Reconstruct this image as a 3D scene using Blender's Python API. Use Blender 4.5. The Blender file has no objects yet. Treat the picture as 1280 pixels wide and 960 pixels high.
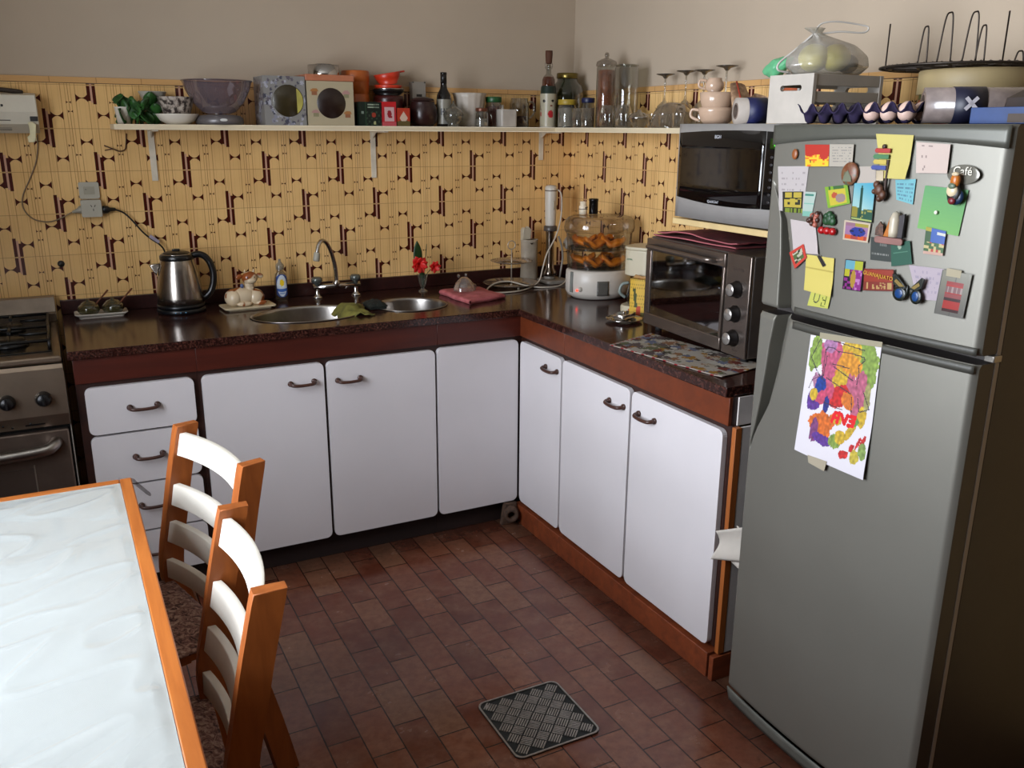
import bpy, bmesh, math, random
from mathutils import Vector, Matrix, noise
random.seed(7)
SC = bpy.context.scene
COL = SC.collection
PI = math.pi

# ---------------------------------------------------------------- colours and materials
def lin(c):
    return tuple((x/12.92 if x <= 0.04045 else ((x+0.055)/1.055)**2.4) for x in c[:3]) + (1.0,)

class NT:
    def __init__(s, name):
        s.mat = bpy.data.materials.new(name); s.mat.use_nodes = True
        s.n = s.mat.node_tree.nodes; s.l = s.mat.node_tree.links
        s.b = s.n['Principled BSDF']
    def new(s, t, **k):
        nd = s.n.new(t)
        for a, v in k.items(): setattr(nd, a, v)
        return nd
    def link(s, a, b): s.l.new(a, b)
    def math(s, op, a, b=None, c=None, clamp=False):
        nd = s.n.new('ShaderNodeMath'); nd.operation = op; nd.use_clamp = clamp
        for i, v in enumerate((a, b, c)):
            if v is None: continue
            if isinstance(v, (int, float)): nd.inputs[i].default_value = v
            else: s.l.new(v, nd.inputs[i])
        return nd.outputs[0]
    def mix(s, f, a, b):
        nd = s.n.new('ShaderNodeMix'); nd.data_type = 'RGBA'
        for i, v in ((0, f), (6, a), (7, b)):
            if isinstance(v, (int, float)): nd.inputs[i].default_value = v
            elif isinstance(v, tuple): nd.inputs[i].default_value = v
            else: s.l.new(v, nd.inputs[i])
        return nd.outputs[2]
    def coords(s, kind='Object', scale=(1, 1, 1), rot=(0, 0, 0)):
        tc = s.new('ShaderNodeTexCoord'); mp = s.new('ShaderNodeMapping')
        s.link(tc.outputs[kind], mp.inputs[0]); mp.inputs['Scale'].default_value = scale
        mp.inputs['Rotation'].default_value = rot
        return mp.outputs[0]
    def noise(s, vec, scale, detail=3, rough=.55, dist=0):
        nd = s.new('ShaderNodeTexNoise'); s.link(vec, nd.inputs['Vector'])
        nd.inputs['Scale'].default_value = scale; nd.inputs['Detail'].default_value = detail
        nd.inputs['Roughness'].default_value = rough; nd.inputs['Distortion'].default_value = dist
        return nd.outputs['Fac']
    def ramp(s, f, stops):
        nd = s.new('ShaderNodeValToRGB'); s.link(f, nd.inputs[0]); e = nd.color_ramp.elements
        while len(e) < len(stops): e.new(.5)
        for k, (p, c) in enumerate(stops):
            e[k].position = p; e[k].color = lin(c) if len(c) == 3 else c
        return nd.outputs[0]
    def bump(s, h, strength=.3, dist=.002):
        nd = s.new('ShaderNodeBump'); nd.inputs['Strength'].default_value = strength
        nd.inputs['Distance'].default_value = dist; s.link(h, nd.inputs['Height'])
        s.link(nd.outputs[0], s.b.inputs['Normal'])
    def set(s, **k):
        for a, v in k.items():
            s.b.inputs[a.replace('_', ' ')].default_value = v
        return s

MATS = {}
def mat(name, col=(.8, .8, .8), rough=.5, metal=0, var=.06, vscale=18, spec=.5, bump=0, bscale=60, trans=0, coat=0, emit=0):
    """plain surface whose colour wanders a little"""
    if name in MATS: return MATS[name]
    t = NT(name); t.set(Roughness=rough, Metallic=metal)
    t.b.inputs['Specular IOR Level'].default_value = spec
    t.b.inputs['Transmission Weight'].default_value = trans
    t.b.inputs['Coat Weight'].default_value = coat
    v = t.coords()
    if var:
        n = t.noise(v, vscale, 3)
        lo = tuple(max(0, c*(1-var)) for c in col); hi = tuple(min(1, c*(1+var)) for c in col)
        t.link(t.ramp(n, [(.3, lo), (.7, hi)]), t.b.inputs['Base Color'])
    else: t.b.inputs['Base Color'].default_value = lin(col)
    if bump: t.bump(t.noise(v, bscale, 4), bump)
    if emit:
        t.b.inputs['Emission Color'].default_value = lin(col); t.b.inputs['Emission Strength'].default_value = emit
    MATS[name] = t.mat
    return t.mat

def wood(name, a, b, rough=.45, scale=14, axis='Z', knots=False):
    if name in MATS: return MATS[name]
    t = NT(name); t.set(Roughness=rough)
    sc = {'X': (1, 9, 9), 'Y': (9, 1, 9), 'Z': (9, 9, 1)}[axis]
    v = t.coords(scale=sc)
    n = t.noise(v, scale*.35, 5, .6, .8)
    c = t.ramp(n, [(.25, a), (.75, b)])
    if knots:
        vo = t.new('ShaderNodeTexVoronoi'); vv = t.coords(scale=(1, 1, 1)); t.link(vv, vo.inputs['Vector']); vo.inputs['Scale'].default_value = 5
        k = t.ramp(vo.outputs['Distance'], [(.02, (1, 1, 1)), (.07, (0, 0, 0))])
        c = t.mix(t.math('MULTIPLY', k, .7), c, lin((.28, .14, .05)))
    t.link(c, t.b.inputs['Base Color']); t.bump(n, .12, .001)
    MATS[name] = t.mat
    return t.mat

def glass(name, tint=(1, 1, 1), refl=1.0, rough=.03, alpha=0.0, body=(.8, .8, .8)):
    """thin clear wall: lets light through, mirrors at grazing angles, a little body colour"""
    if name in MATS: return MATS[name]
    m = bpy.data.materials.new(name); m.use_nodes = True
    n = m.node_tree.nodes; l = m.node_tree.links
    n.remove(n['Principled BSDF']); out = n['Material Output']
    tr = n.new('ShaderNodeBsdfTransparent'); tr.inputs[0].default_value = lin(tint)
    gl = n.new('ShaderNodeBsdfGlossy'); gl.inputs['Roughness'].default_value = rough
    gl.inputs['Color'].default_value = (refl, refl, refl, 1)
    lw = n.new('ShaderNodeLayerWeight'); lw.inputs[0].default_value = .42
    mp = n.new('ShaderNodeMath'); mp.operation = 'MULTIPLY_ADD'; mp.inputs[1].default_value = .75; mp.inputs[2].default_value = .05
    l.new(lw.outputs['Facing'], mp.inputs[0])
    mx = n.new('ShaderNodeMixShader'); l.new(mp.outputs[0], mx.inputs[0]); l.new(tr.outputs[0], mx.inputs[1]); l.new(gl.outputs[0], mx.inputs[2])
    last = mx
    if alpha:
        df = n.new('ShaderNodeBsdfDiffuse'); df.inputs[0].default_value = lin(body)
        m2 = n.new('ShaderNodeMixShader'); m2.inputs[0].default_value = alpha
        l.new(mx.outputs[0], m2.inputs[1]); l.new(df.outputs[0], m2.inputs[2]); last = m2
    l.new(last.outputs[0], out.inputs[0]); MATS[name] = m
    return m

def painted(name, rough=.5, spec=.4):
    """colour comes from the drawing stored on the faces"""
    if name in MATS: return MATS[name]
    t = NT(name); t.set(Roughness=rough); t.b.inputs['Specular IOR Level'].default_value = spec
    at = t.new('ShaderNodeVertexColor'); at.layer_name = 'paint'
    t.link(at.outputs[0], t.b.inputs['Base Color']); MATS[name] = t.mat
    return t.mat

# ---------------------------------------------------------------- mesh builder
class B:
    def __init__(s): s.bm = bmesh.new(); s.mats = []; s.mi = 0; s.pre = Matrix()
    def use(s, m):
        if m not in s.mats: s.mats.append(m)
        s.mi = s.mats.index(m); return s
    def at(s, m): s.pre = m; return s
    def _v(s, co): return s.bm.verts.new(s.pre @ Vector(co))
    def _f(s, vs, smooth=False):
        try: f = s.bm.faces.new(vs)
        except ValueError: return None
        f.material_index = s.mi; f.smooth = smooth; return f
    def box(s, x0, x1, y0, y1, z0, z1, bev=0, seg=2):
        vs = [s._v((x, y, z)) for z in (z0, z1) for y in (y0, y1) for x in (x0, x1)]
        fs = [s._f([vs[i] for i in q]) for q in ((0, 2, 3, 1), (4, 5, 7, 6), (0, 1, 5, 4), (2, 6, 7, 3), (0, 4, 6, 2), (1, 3, 7, 5))]
        if bev:
            es = list({e for f in fs for e in f.edges})
            r = bmesh.ops.bevel(s.bm, geom=es, offset=bev, segments=seg, affect='EDGES', profile=.5)
            for f in r['faces']: f.material_index = s.mi; f.smooth = True
        return s
    def lathe(s, prof, c=(0, 0, 0), seg=32, sx=1, sy=1, a0=0, smooth=True):
        rings = []
        for r, z in prof:
            if abs(r) < 1e-6: rings.append([s._v((c[0], c[1], c[2]+z))])
            else: rings.append([s._v((c[0]+r*sx*math.cos(a0+2*PI*k/seg), c[1]+r*sy*math.sin(a0+2*PI*k/seg), c[2]+z)) for k in range(seg)])
        for a, b in zip(rings, rings[1:]):
            for k in range(seg):
                k2 = (k+1) % seg
                if len(a) == 1 and len(b) == 1: continue
                if len(a) == 1: s._f([a[0], b[k2], b[k]][::-1], smooth)
                elif len(b) == 1: s._f([a[k], a[k2], b[0]], smooth)
                else: s._f([a[k], a[k2], b[k2], b[k]], smooth)
        return s
    def cyl(s, r, z0, z1, c=(0, 0, 0), seg=28, bev=0):
        if bev: p = [(0, z0), (r-bev, z0), (r-bev*.3, z0+bev*.3), (r, z0+bev), (r, z1-bev), (r-bev*.3, z1-bev*.3), (r-bev, z1), (0, z1)]
        else: p = [(0, z0), (r, z0), (r, z1), (0, z1)]
        s.lathe(p, c, seg); 
        return s
    def tube(s, pts, r, seg=10, closed=False, caps=True):
        P = [Vector(p) for p in pts]; n = len(P); R = r if isinstance(r, (list, tuple)) else [r]*n
        T = []
        for i in range(n):
            a = P[(i-1) % n] if (closed or i > 0) else P[i]; b = P[(i+1) % n] if (closed or i < n-1) else P[i]
            T.append((b-a).normalized())
        up = Vector((0, 0, 1)) if abs(T[0].z) < .9 else Vector((1, 0, 0))
        N = (up - T[0]*up.dot(T[0])).normalized(); rings = []
        for i in range(n):
            N = (N - T[i]*N.dot(T[i]))
            N = N.normalized() if N.length > 1e-6 else Vector((1, 0, 0))
            Bn = T[i].cross(N)
            rings.append([s._v(P[i]+(N*math.cos(2*PI*k/seg)+Bn*math.sin(2*PI*k/seg))*R[i]) for k in range(seg)])
        pairs = list(zip(rings, rings[1:])) + ([(rings[-1], rings[0])] if closed else [])
        for a, b in pairs:
            for k in range(seg): s._f([a[k], a[(k+1) % seg], b[(k+1) % seg], b[k]], True)
        if caps and not closed: s._f(rings[0][::-1]); s._f(rings[-1])
        return s
    def prism(s, poly, h0, h1, plane='XY', bev=0, seg=2, smooth=False):
        """polygon in a plane pushed out between h0 and h1 along the remaining axis"""
        def co(p, h):
            return {'XY': (p[0], p[1], h), 'XZ': (p[0], h, p[1]), 'YZ': (h, p[0], p[1])}[plane]
        a = [s._v(co(p, h0)) for p in poly]; b = [s._v(co(p, h1)) for p in poly]; n = len(poly)
        f0 = s._f(a[::-1]); f1 = s._f(b)
        sides = [s._f([a[k], a[(k+1) % n], b[(k+1) % n], b[k]], smooth) for k in range(n)]
        if bev:
            es = list(f0.edges)+list(f1.edges)
            r = bmesh.ops.bevel(s.bm, geom=es, offset=bev, segments=seg, affect='EDGES', profile=.5)
            for f in r['faces']: f.material_index = s.mi; f.smooth = True
        return s
    def ell(s, c, r, su=20, sv=12, rot=None):
        if not isinstance(r, (tuple, list)): r = (r, r, r)
        old = s.pre; s.pre = old @ Matrix.Translation(c) @ (rot.to_4x4() if rot else Matrix()) @ Matrix.Diagonal((*r, 1))
        s.lathe([(math.sin(PI*k/sv), -math.cos(PI*k/sv)) for k in range(sv+1)], seg=su); s.pre = old
        return s
    def grid(s, fn, nu, nv, smooth=True, paint=None):
        V = [[s._v(fn(i/nu, j/nv)) for i in range(nu+1)] for j in range(nv+1)]
        for j in range(nv):
            for i in range(nu):
                f = s._f([V[j][i], V[j+1][i], V[j+1][i+1], V[j][i+1]], smooth)
                if f and paint:
                    L = s.bm.loops.layers.float_color.get('paint') or s.bm.loops.layers.float_color.new('paint')
                    c = lin(paint((i+.5)/nu, (j+.5)/nv))
                    for lp in f.loops: lp[L] = c
        return s

def obj(name, b, m=None, parent=None, loc=(0, 0, 0), rot=(0, 0, 0), solid=0, sub=0, label=None, norm=True):
    if m is not None and not b.mats: b.mats = [m]
    if norm: bmesh.ops.recalc_face_normals(b.bm, faces=b.bm.faces)
    me = bpy.data.meshes.new(name); b.bm.to_mesh(me); b.bm.free()
    for x in b.mats: me.materials.append(x)
    o = bpy.data.objects.new(name, me); COL.objects.link(o)
    o.location = loc; o.rotation_euler = rot
    if parent: o.parent = parent
    if solid:
        md = o.modifiers.new('thick', 'SOLIDIFY'); md.thickness = solid; md.offset = 0
    if sub:
        md = o.modifiers.new('smooth', 'SUBSURF'); md.levels = sub; md.render_levels = sub
    if label: o['label'] = label
    return o

def tag(o, label, cat, group=None):
    o['label'] = label; o['category'] = cat
    if group: o['group'] = group
    return o
def struct(o, label=None):
    o['kind'] = 'structure'
    if label: o['label'] = label
    return o
def thing(name, label, cat, loc=(0, 0, 0), rz=0, group=None):
    o = bpy.data.objects.new(name, None); COL.objects.link(o); o.empty_display_size = .05
    o.location = loc; o.rotation_euler = (0, 0, rz)
    return tag(o, label, cat, group)
def copy_tree(o, parent=None):
    c = o.copy(); COL.objects.link(c)
    if parent: c.parent = parent
    for ch in list(o.children): copy_tree(ch, c)
    return c
def text(name, s, m, parent, loc, rot, size, ext=.0004, align='CENTER'):
    cu = bpy.data.curves.new(name, 'FONT'); cu.body = s; cu.size = size; cu.extrude = ext
    cu.align_x = align; cu.align_y = 'CENTER'; cu.materials.append(m)
    tmp = bpy.data.objects.new(name, cu); COL.objects.link(tmp)
    dg = bpy.context.evaluated_depsgraph_get(); dg.update()
    me = bpy.data.meshes.new_from_object(tmp.evaluated_get(dg)); bpy.data.objects.remove(tmp, do_unlink=True)
    me.name = name
    if not me.materials: me.materials.append(m)
    o = bpy.data.objects.new(name, me); COL.objects.link(o); o.parent = parent
    o.location = loc; o.rotation_euler = rot
    return o
FACE_MX = (PI/2, 0, -PI/2)      # lettering that reads on a surface facing -x
FACE_MY = (PI/2, 0, 0)          # lettering that reads on a surface facing -y

def spline(pts, n=8, closed=False):
    """Catmull-Rom through the points"""
    P = [Vector(p) for p in pts]; out = []; m = len(P)
    rng = range(m if closed else m-1)
    for i in rng:
        p0 = P[(i-1) % m] if closed or i > 0 else P[i]; p1 = P[i]; p2 = P[(i+1) % m]
        p3 = P[(i+2) % m] if closed or i+2 < m else P[(i+1) % m]
        for k in range(n):
            t = k/n
            out.append(.5*((2*p1)+(-p0+p2)*t+(2*p0-5*p1+4*p2-p3)*t*t+(-p0+3*p1-3*p2+p3)*t**3))
    if not closed: out.append(P[-1])
    return out
def rrect(x0, x1, y0, y1, r, n=5):
    pts = []
    for cx, cy, a in ((x1-r, y1-r, 0), (x0+r, y1-r, PI/2), (x0+r, y0+r, PI), (x1-r, y0+r, 1.5*PI)):
        for k in range(n+1):
            t = a+PI/2*k/n; pts.append((cx+r*math.cos(t), cy+r*math.sin(t)))
    return pts
def smoothstep(a, b, x):
    t = max(0, min(1, (x-a)/(b-a))); return t*t*(3-2*t)
# ================================================================ the room
XL, YF, ZC = -3.02, -5.2, 2.65          # left wall, wall behind the camera, ceiling
paint_w = mat('wall_paint', (.695, .63, .55), .85, var=.02, vscale=2, bump=.05, bscale=90)

# ---- floor: clay brick tiles in running bond
t = NT('clay_floor_tiles'); t.set(Roughness=.5)
tc = t.new('ShaderNodeTexCoord'); sp = t.new('ShaderNodeSeparateXYZ'); t.link(tc.outputs['Object'], sp.inputs[0])
u = t.math('ADD', sp.outputs[1], 10*.195+.11+.0975+.0); v = t.math('ADD', sp.outputs[0], 1.53+.0932*30)
cb = t.new('ShaderNodeCombineXYZ'); t.link(u, cb.inputs[0]); t.link(v, cb.inputs[1])
br = t.new('ShaderNodeTexBrick'); t.link(cb.outputs[0], br.inputs['Vector'])
br.offset = .5; br.inputs['Scale'].default_value = 1; br.inputs['Brick Width'].default_value = .195
br.inputs['Row Height'].default_value = .0932; br.inputs['Mortar Size'].default_value = .0022; br.inputs['Mortar Smooth'].default_value = .35
br.inputs['Color1'].default_value = (0, 0, 0, 1); br.inputs['Color2'].default_value = (1, 1, 1, 1); br.inputs['Bias'].default_value = 0
br.inputs['Mortar'].default_value = (0, 0, 0, 1)
vec = t.coords()
n1 = t.noise(vec, 9, 5, .6); n2 = t.noise(vec, 38, 6, .65)
base = t.ramp(br.outputs['Color'], [(0, (.375, .19, .13)), (.35, (.44, .24, .17)), (.7, (.50, .305, .22)), (1, (.49, .345, .26))])
base = t.mix(t.math('MULTIPLY', t.ramp(n1, [(.42, (0, 0, 0)), (.72, (1, 1, 1))]), .5), base, lin((.58, .42, .33)))
base = t.mix(t.math('MULTIPLY', t.ramp(n2, [(.35, (1, 1, 1)), (.6, (0, 0, 0))]), .45), base, lin((.33, .17, .12)))
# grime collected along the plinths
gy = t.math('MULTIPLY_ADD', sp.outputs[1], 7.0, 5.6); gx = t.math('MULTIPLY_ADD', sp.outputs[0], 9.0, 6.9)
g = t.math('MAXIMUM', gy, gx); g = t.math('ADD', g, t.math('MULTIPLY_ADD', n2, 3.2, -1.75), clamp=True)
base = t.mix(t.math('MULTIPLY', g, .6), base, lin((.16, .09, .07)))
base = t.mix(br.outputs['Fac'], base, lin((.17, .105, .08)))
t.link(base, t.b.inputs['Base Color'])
t.link(t.ramp(n1, [(.3, (.38, .38, .38)), (.8, (.62, .62, .62))]), t.b.inputs['Roughness'])
t.bump(t.math('SUBTRACT', t.math('MULTIPLY', n2, .35), br.outputs['Fac']), .5, .002)
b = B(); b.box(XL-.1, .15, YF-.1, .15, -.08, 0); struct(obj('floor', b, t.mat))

# ---- printed wall tiles (the motif repeats on a checkerboard of two tiles)
def tile_material(name, horiz, u0):
    T = .151; TZ = .15; z0 = 1.426
    t = NT(name); t.set(Roughness=.22)
    tc = t.new('ShaderNodeTexCoord'); sp = t.new('ShaderNodeSeparateXYZ'); t.link(tc.outputs['Object'], sp.inputs[0])
    H = sp.outputs[0] if horiz == 'x' else sp.outputs[1]
    sgn = 1 if horiz == 'x' else -1
    S = t.math('MULTIPLY', t.math('SUBTRACT', H, u0), sgn/T)
    V = t.math('MULTIPLY', t.math('SUBTRACT', sp.outputs[2], z0), 1/TZ)
    def cell(a, bb):
        v_ = t.math('SUBTRACT', V, bb); r = t.math('ROUND', v_)
        vp = t.math('SUBTRACT', v_, r)
        up = t.math('SUBTRACT', t.math('SUBTRACT', S, a), r)
        up = t.math('SUBTRACT', t.math('FLOORED_MODULO', t.math('ADD', up, 1), 2), 1)
        return up, vp
    def both(x, y): return t.math('MULTIPLY', x, y)
    def lt(x, c): return t.math('LESS_THAN', x, c)
    dark = None
    def add(m):
        nonlocal dark
        dark = m if dark is None else t.math('MAXIMUM', dark, m)
    for a, lo, hi, w in ((-.058, -.36, .455, .037), (.062, -.435, .33, .037)):
        up, vp = cell(a, 0)
        up = t.math('ADD', up, 0)
        m = both(lt(t.math('ABSOLUTE', up), w), both(lt(vp, hi), t.math('GREATER_THAN', vp, lo)))
        m = both(m, t.math('GREATER_THAN', t.math('ABSOLUTE', vp), .014)); add(m)
        # pointed tips of the bars
        tip = hi if a < 0 else lo
    for a, bb, w, h in ((.215, .295, .135, .10), (-.215, -.295, .135, .10), (-.78, .31, .13, .095), (.78, -.31, .13, .095),
                        (.51, .395, .055, .035), (-.51, -.395, .055, .035), (.43, -.39, .055, .035), (-.43, .39, .055, .035)):
        up, vp = cell(a, bb)
        au = t.math('ABSOLUTE', up); av = t.math('ABSOLUTE', vp)
        lim = t.math('MULTIPLY_ADD', t.math('POWER', t.math('MULTIPLY', au, 1/w), 2.0), h*.93, h*.07)
        add(both(lt(au, w), lt(av, lim)))
    # thin upright outlines, one tile period
    fr = t.math('FRACT', t.math('ADD', S, 20))
    line = None
    for x, w in ((.075, .009), (.345, .009), (.655, .009), (.925, .009), (.44, .007), (.50, .007), (.56, .007), (.29, .004), (.72, .004), (.985, .005), (.015, .005), (.16, .003), (.84, .003)):
        k = t.math('MULTIPLY', lt(t.math('ABSOLUTE', t.math('SUBTRACT', fr, x)), w), .62 if w > .006 else .3)
        line = k if line is None else t.math('MAXIMUM', line, k)
    # pale ground between a pair of bars
    up, vp = cell(.003, 0)
    pale = both(lt(t.math('ABSOLUTE', up), .024), lt(t.math('ABSOLUTE', vp), .40))
    # grout: rows every tile, uprights at the seams
    fv = t.math('ABSOLUTE', t.math('SUBTRACT', V, t.math('ROUND', V)))
    fu = t.math('ABSOLUTE', t.math('SUBTRACT', t.math('SUBTRACT', S, .5), t.math('ROUND', t.math('SUBTRACT', S, .5))))
    grout = t.math('MAXIMUM', lt(fv, .007), lt(fu, .006))
    vec = t.coords(); n = t.noise(vec, 5, 4)
    tile_id = t.new('ShaderNodeTexWhiteNoise', noise_dimensions='2D')
    cb = t.new('ShaderNodeCombineXYZ'); t.link(t.math('ROUND', t.math('SUBTRACT', S, 0)), cb.inputs[0]); t.link(t.math('FLOOR', V), cb.inputs[1]); t.link(cb.outputs[0], tile_id.inputs[0])
    col = t.ramp(n, [(.3, (.88, .71, .46)), (.7, (.93, .77, .52))])
    col = t.mix(t.math('MULTIPLY', tile_id.outputs[0], .22), col, lin((.74, .57, .36)))
    col = t.mix(line, col, lin((.60, .42, .25)))
    col = t.mix(pale, col, lin((.78, .60, .50)))
    col = t.mix(dark, col, lin((.27, .085, .05)))
    col = t.mix(t.math('MULTIPLY', grout, .55), col, lin((.52, .37, .22)))
    t.link(col, t.b.inputs['Base Color'])
    t.bump(t.math('MULTIPLY', grout, -1), .4, .0015)
    return t.mat
TZT = 1.731
tx = tile_material('printed_tiles_back', 'x', -1.714); ty = tile_material('printed_tiles_right', 'y', -.288)
b = B(); b.box(XL, 0, 0, .012, .0, TZT); struct(obj('trim_1', b, tx), 'tan wall tiles printed with brown bars and bow ties, behind the sink')
b = B(); b.box(0, .012, -3.2, .012, .0, TZT); struct(obj('trim_2', b, ty), 'tan wall tiles printed with brown bars, beside the fridge')
tb = NT('border_tile'); tb.set(Roughness=.25)
tc = tb.new('ShaderNodeTexCoord'); sp = tb.new('ShaderNodeSeparateXYZ'); tb.link(tc.outputs['Object'], sp.inputs[0])
s_ = tb.math('FRACT', tb.math('MULTIPLY', tb.math('ADD', tb.math('ADD', sp.outputs[0], sp.outputs[1]), 10), 1/.151))
tb.link(tb.mix(tb.math('MULTIPLY', tb.math('LESS_THAN', s_, .02), .5), lin((.80, .62, .40)), lin((.45, .30, .17))), tb.b.inputs['Base Color'])
b = B(); b.box(XL, 0, -.001, .012, TZT+.002, 1.753, .001); struct(obj('trim_3', b, tb.mat), 'narrow plain tan tile border above the printed tiles, back wall')
b = B(); b.box(-.001, .012, -3.2, .0, TZT+.002, 1.753, .001); struct(obj('trim_4', b, tb.mat), 'narrow plain tan tile border above the printed tiles, right wall')

b = B(); b.box(XL-.15, .15, .012, .15, 0, ZC); struct(obj('wall_back', b, paint_w))
b = B(); b.box(.012, .15, YF-.15, .15, 0, ZC); struct(obj('wall_right', b, paint_w))
b = B(); b.box(XL-.15, .15, YF-.15, YF, 0, ZC); struct(obj('wall_front', b, mat('dim_far_wall', (.50, .42, .36), .85, var=.02)))
b = B(); b.box(XL-.15, .15, YF-.15, .15, ZC, ZC+.1); struct(obj('ceiling', b, mat('ceiling_paint', (.8, .78, .74), .9, var=.02)))
# left wall with the window that lights the room
WY0, WY1, WZ0, WZ1 = -2.80, -1.40, .95, 2.42
b = B(); b.box(XL-.15, XL, YF-.15, WY0, 0, ZC); b.box(XL-.15, XL, WY1, .15, 0, ZC); b.box(XL-.15, XL, WY0, WY1, 0, WZ0); b.box(XL-.15, XL, WY0, WY1, WZ1, ZC)
struct(obj('wall_left', b, paint_w))
wf = B(); fw = .05
for y in (WY0, (WY0+WY1)/2-fw/2, WY1-fw): wf.box(XL-.10, XL-.05, y, y+fw, WZ0, WZ1)
for z in (WZ0, 1.42, 1.90, WZ1-fw): wf.box(XL-.10, XL-.05, WY0+fw, WY1-fw, z, z+fw)
w = thing('window_1', 'tall white window with six panes in the left wall', 'window'); del w['category']; struct(w)
obj('window_frame', wf, mat('window_white', (.85, .85, .82), .5), w)
g_ = B(); g_.box(XL-.078, XL-.074, WY0+fw, WY1-fw, WZ0+fw, WZ1-fw); obj('window_glass', g_, glass('window_pane', (.99, .99, 1), .5), w)
# ================================================================ built-in cabinets and worktop
lam = mat('white_laminate', (.83, .81, .815), .38, var=.012, vscale=3)
lam_g = mat('grey_white_panel', (.80, .77, .75), .55, var=.02)
dkw = wood('dark_frame_wood', (.13, .055, .035), (.20, .09, .05), .45, 10, 'X')
fas_b = wood('fascia_wood_shaded', (.235, .08, .05), (.31, .115, .07), .38, 8, 'X')  # back run fascia: shade is put into this darker wood colour
fas_r = wood('fascia_wood_lit', (.34, .15, .07), (.44, .20, .09), .38, 8, 'Y')  # right run fascia: same wood, lighter colour for the side the window lights
pl_w = wood('plinth_wood', (.38, .17, .09), (.55, .27, .14), .5, 9, 'Y')
edge_w = wood('edge_strip_wood', (.55, .30, .13), (.66, .38, .18), .45, 9, 'Z')
hnd = mat('brown_handle', (.26, .155, .12), .35, var=.1)
ZT, ZB, ZC_ = .781, .100, .908
DY, DX = -.651, -.607                      # outer faces of the doors
def rot_back(): return Matrix()             # local x runs right, front faces -y
def handle(parent, x, z, front=DY):
    """bow handle on a door that faces -y in the cabinet's own frame"""
    b = B(); w = .042
    pts = spline([(x-w, front, z), (x-w, front-.016, z-.001), (x-w*.75, front-.026, z-.003), (x, front-.029, z-.004), (x+w*.75, front-.026, z-.003), (x+w, front-.016, z-.001), (x+w, front, z)], 5)
    n = len(pts); R = [.0055+.0022*abs(2*k/(n-1)-1)**2 for k in range(n)]
    b.tube(pts, R, 10)
    for s in (-1, 1): b.at(Matrix.Translation((x+s*w, front-.003, z)) @ Matrix.Rotation(PI/2, 4, 'X')).cyl(.010, -.003, .003, seg=14)
    b.at(Matrix())
    return obj('handle', b, hnd, parent)
def door(name, parent, x0, x1, z0, z1, hx=None, hz=None, front=DY):
    b = B(); b.prism(rrect(x0, x1, z0, z1, .020), front, front+.018, 'XZ', bev=.0012)
    o = obj(name, b, lam, parent)
    if hx is not None: handle(o, hx, hz, front)
    return o
def frame_box(parent, x0, x1, front, back, plinth_front, plinth_mat, fas, side=None, pt=.082):
    b = B()
    b.box(x0, x1, front+.0185, front+.036, .098, .879); b.box(x0, x0+.012, front+.0365, back, .098, .72); b.box(x1-.012, x1, front+.0365, back, .098, .72); b.box(x0+.0125, x1-.0125, front+.0365, back, .098, .114)
    obj('carcass', b, dkw, parent)
    b = B(); b.box(x0, x1, front+.006, front+.0182, .797, .8785, .0015); obj('fascia', b, fas, parent)
    b = B(); b.box(x0, x1, plinth_front, plinth_front+.05, .0, pt, .002); obj('plinth', b, plinth_mat, parent)
dk_pl = wood('dark_plinth', (.10, .05, .04), (.15, .08, .06), .7, 9, 'X')

c = thing('drawer_cabinet', 'white four-drawer cabinet under the worktop beside the stove', 'cabinet')
frame_box(c, -2.195, -1.826, DY, -.02, -.60, dk_pl, fas_b, pt=.097)
for z0, z1, hz in ((.623, ZT, .704), (.441, .615, .533), (.266, .433, .358), (ZB, .258, .185)):
    door('drawer', c, -2.172, -1.841, z0, z1, -2.003, hz)
c = thing('sink_cabinet', 'two-door white cabinet under the sink', 'cabinet')
frame_box(c, -1.8255, -.957, DY, -.02, -.60, dk_pl, fas_b, pt=.097)
door('door', c, -1.815, -1.399, ZB, ZT, -1.478, .717); door('door', c, -1.388, -.970, ZB, ZT, -1.308, .709)
c = thing('corner_cabinet', 'white corner cabinet, one door on each side of the inner corner', 'cabinet')
frame_box(c, -.9565, DX+.0185, DY, -.02, -.60, dk_pl, fas_b, pt=.097)
door('door', c, -.960, -.613, ZB, ZT+.004)
# the right-hand run is drawn facing -y and turned to face -x:  local x = -world y, local y = world x
RM = (0, 0, -PI/2)
def turned(c): c.rotation_euler = RM
cr = thing('base_cabinet', 'narrow one-door white cabinet right of the inner corner', 'cabinet'); turned(cr)
frame_box(cr, -DY-.018, .9865, DX, -.02, -.612, pl_w, fas_r)
door('door', cr, .657, .976, ZB, ZT, .909, .726, DX)
cr = thing('base_cabinet', 'two-door white cabinet under the toaster oven, ending at the fridge', 'cabinet'); turned(cr)
frame_box(cr, .987, 1.8775, DX, -.02, -.612, pl_w, fas_r)
door('door', cr, .988, 1.415, ZB, ZT, 1.343, .714, DX); door('door', cr, 1.427, 1.866, ZB, ZT, 1.512, .716, DX)
b = B(); b.box(1.8785, 1.8885, DX+.0185, DX+.034, .098, .797); obj('frame_edge', b, dkw, cr)
b = B(); b.box(1.8790, 1.884, -.5725, -.02, .797, .8785); b.box(1.896, 1.904, -.5725, -.02, .088, .7965); obj('side_panel', b, lam_g, cr)
b = B(); b.box(1.8890, 1.905, DX+.012, DX+.034, .088, .797, .001); obj('edge_strip', b, edge_w, cr)
b = B(); b.box(1.887, 1.905, -.612, -.02, .0, .080, .002); obj('plinth', b, pl_w, cr)
pd = thing('pipe_stub', 'dusty brown pipe stub under the inner corner of the cabinets', 'pipe', (-.640, -.672, 0))
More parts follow.
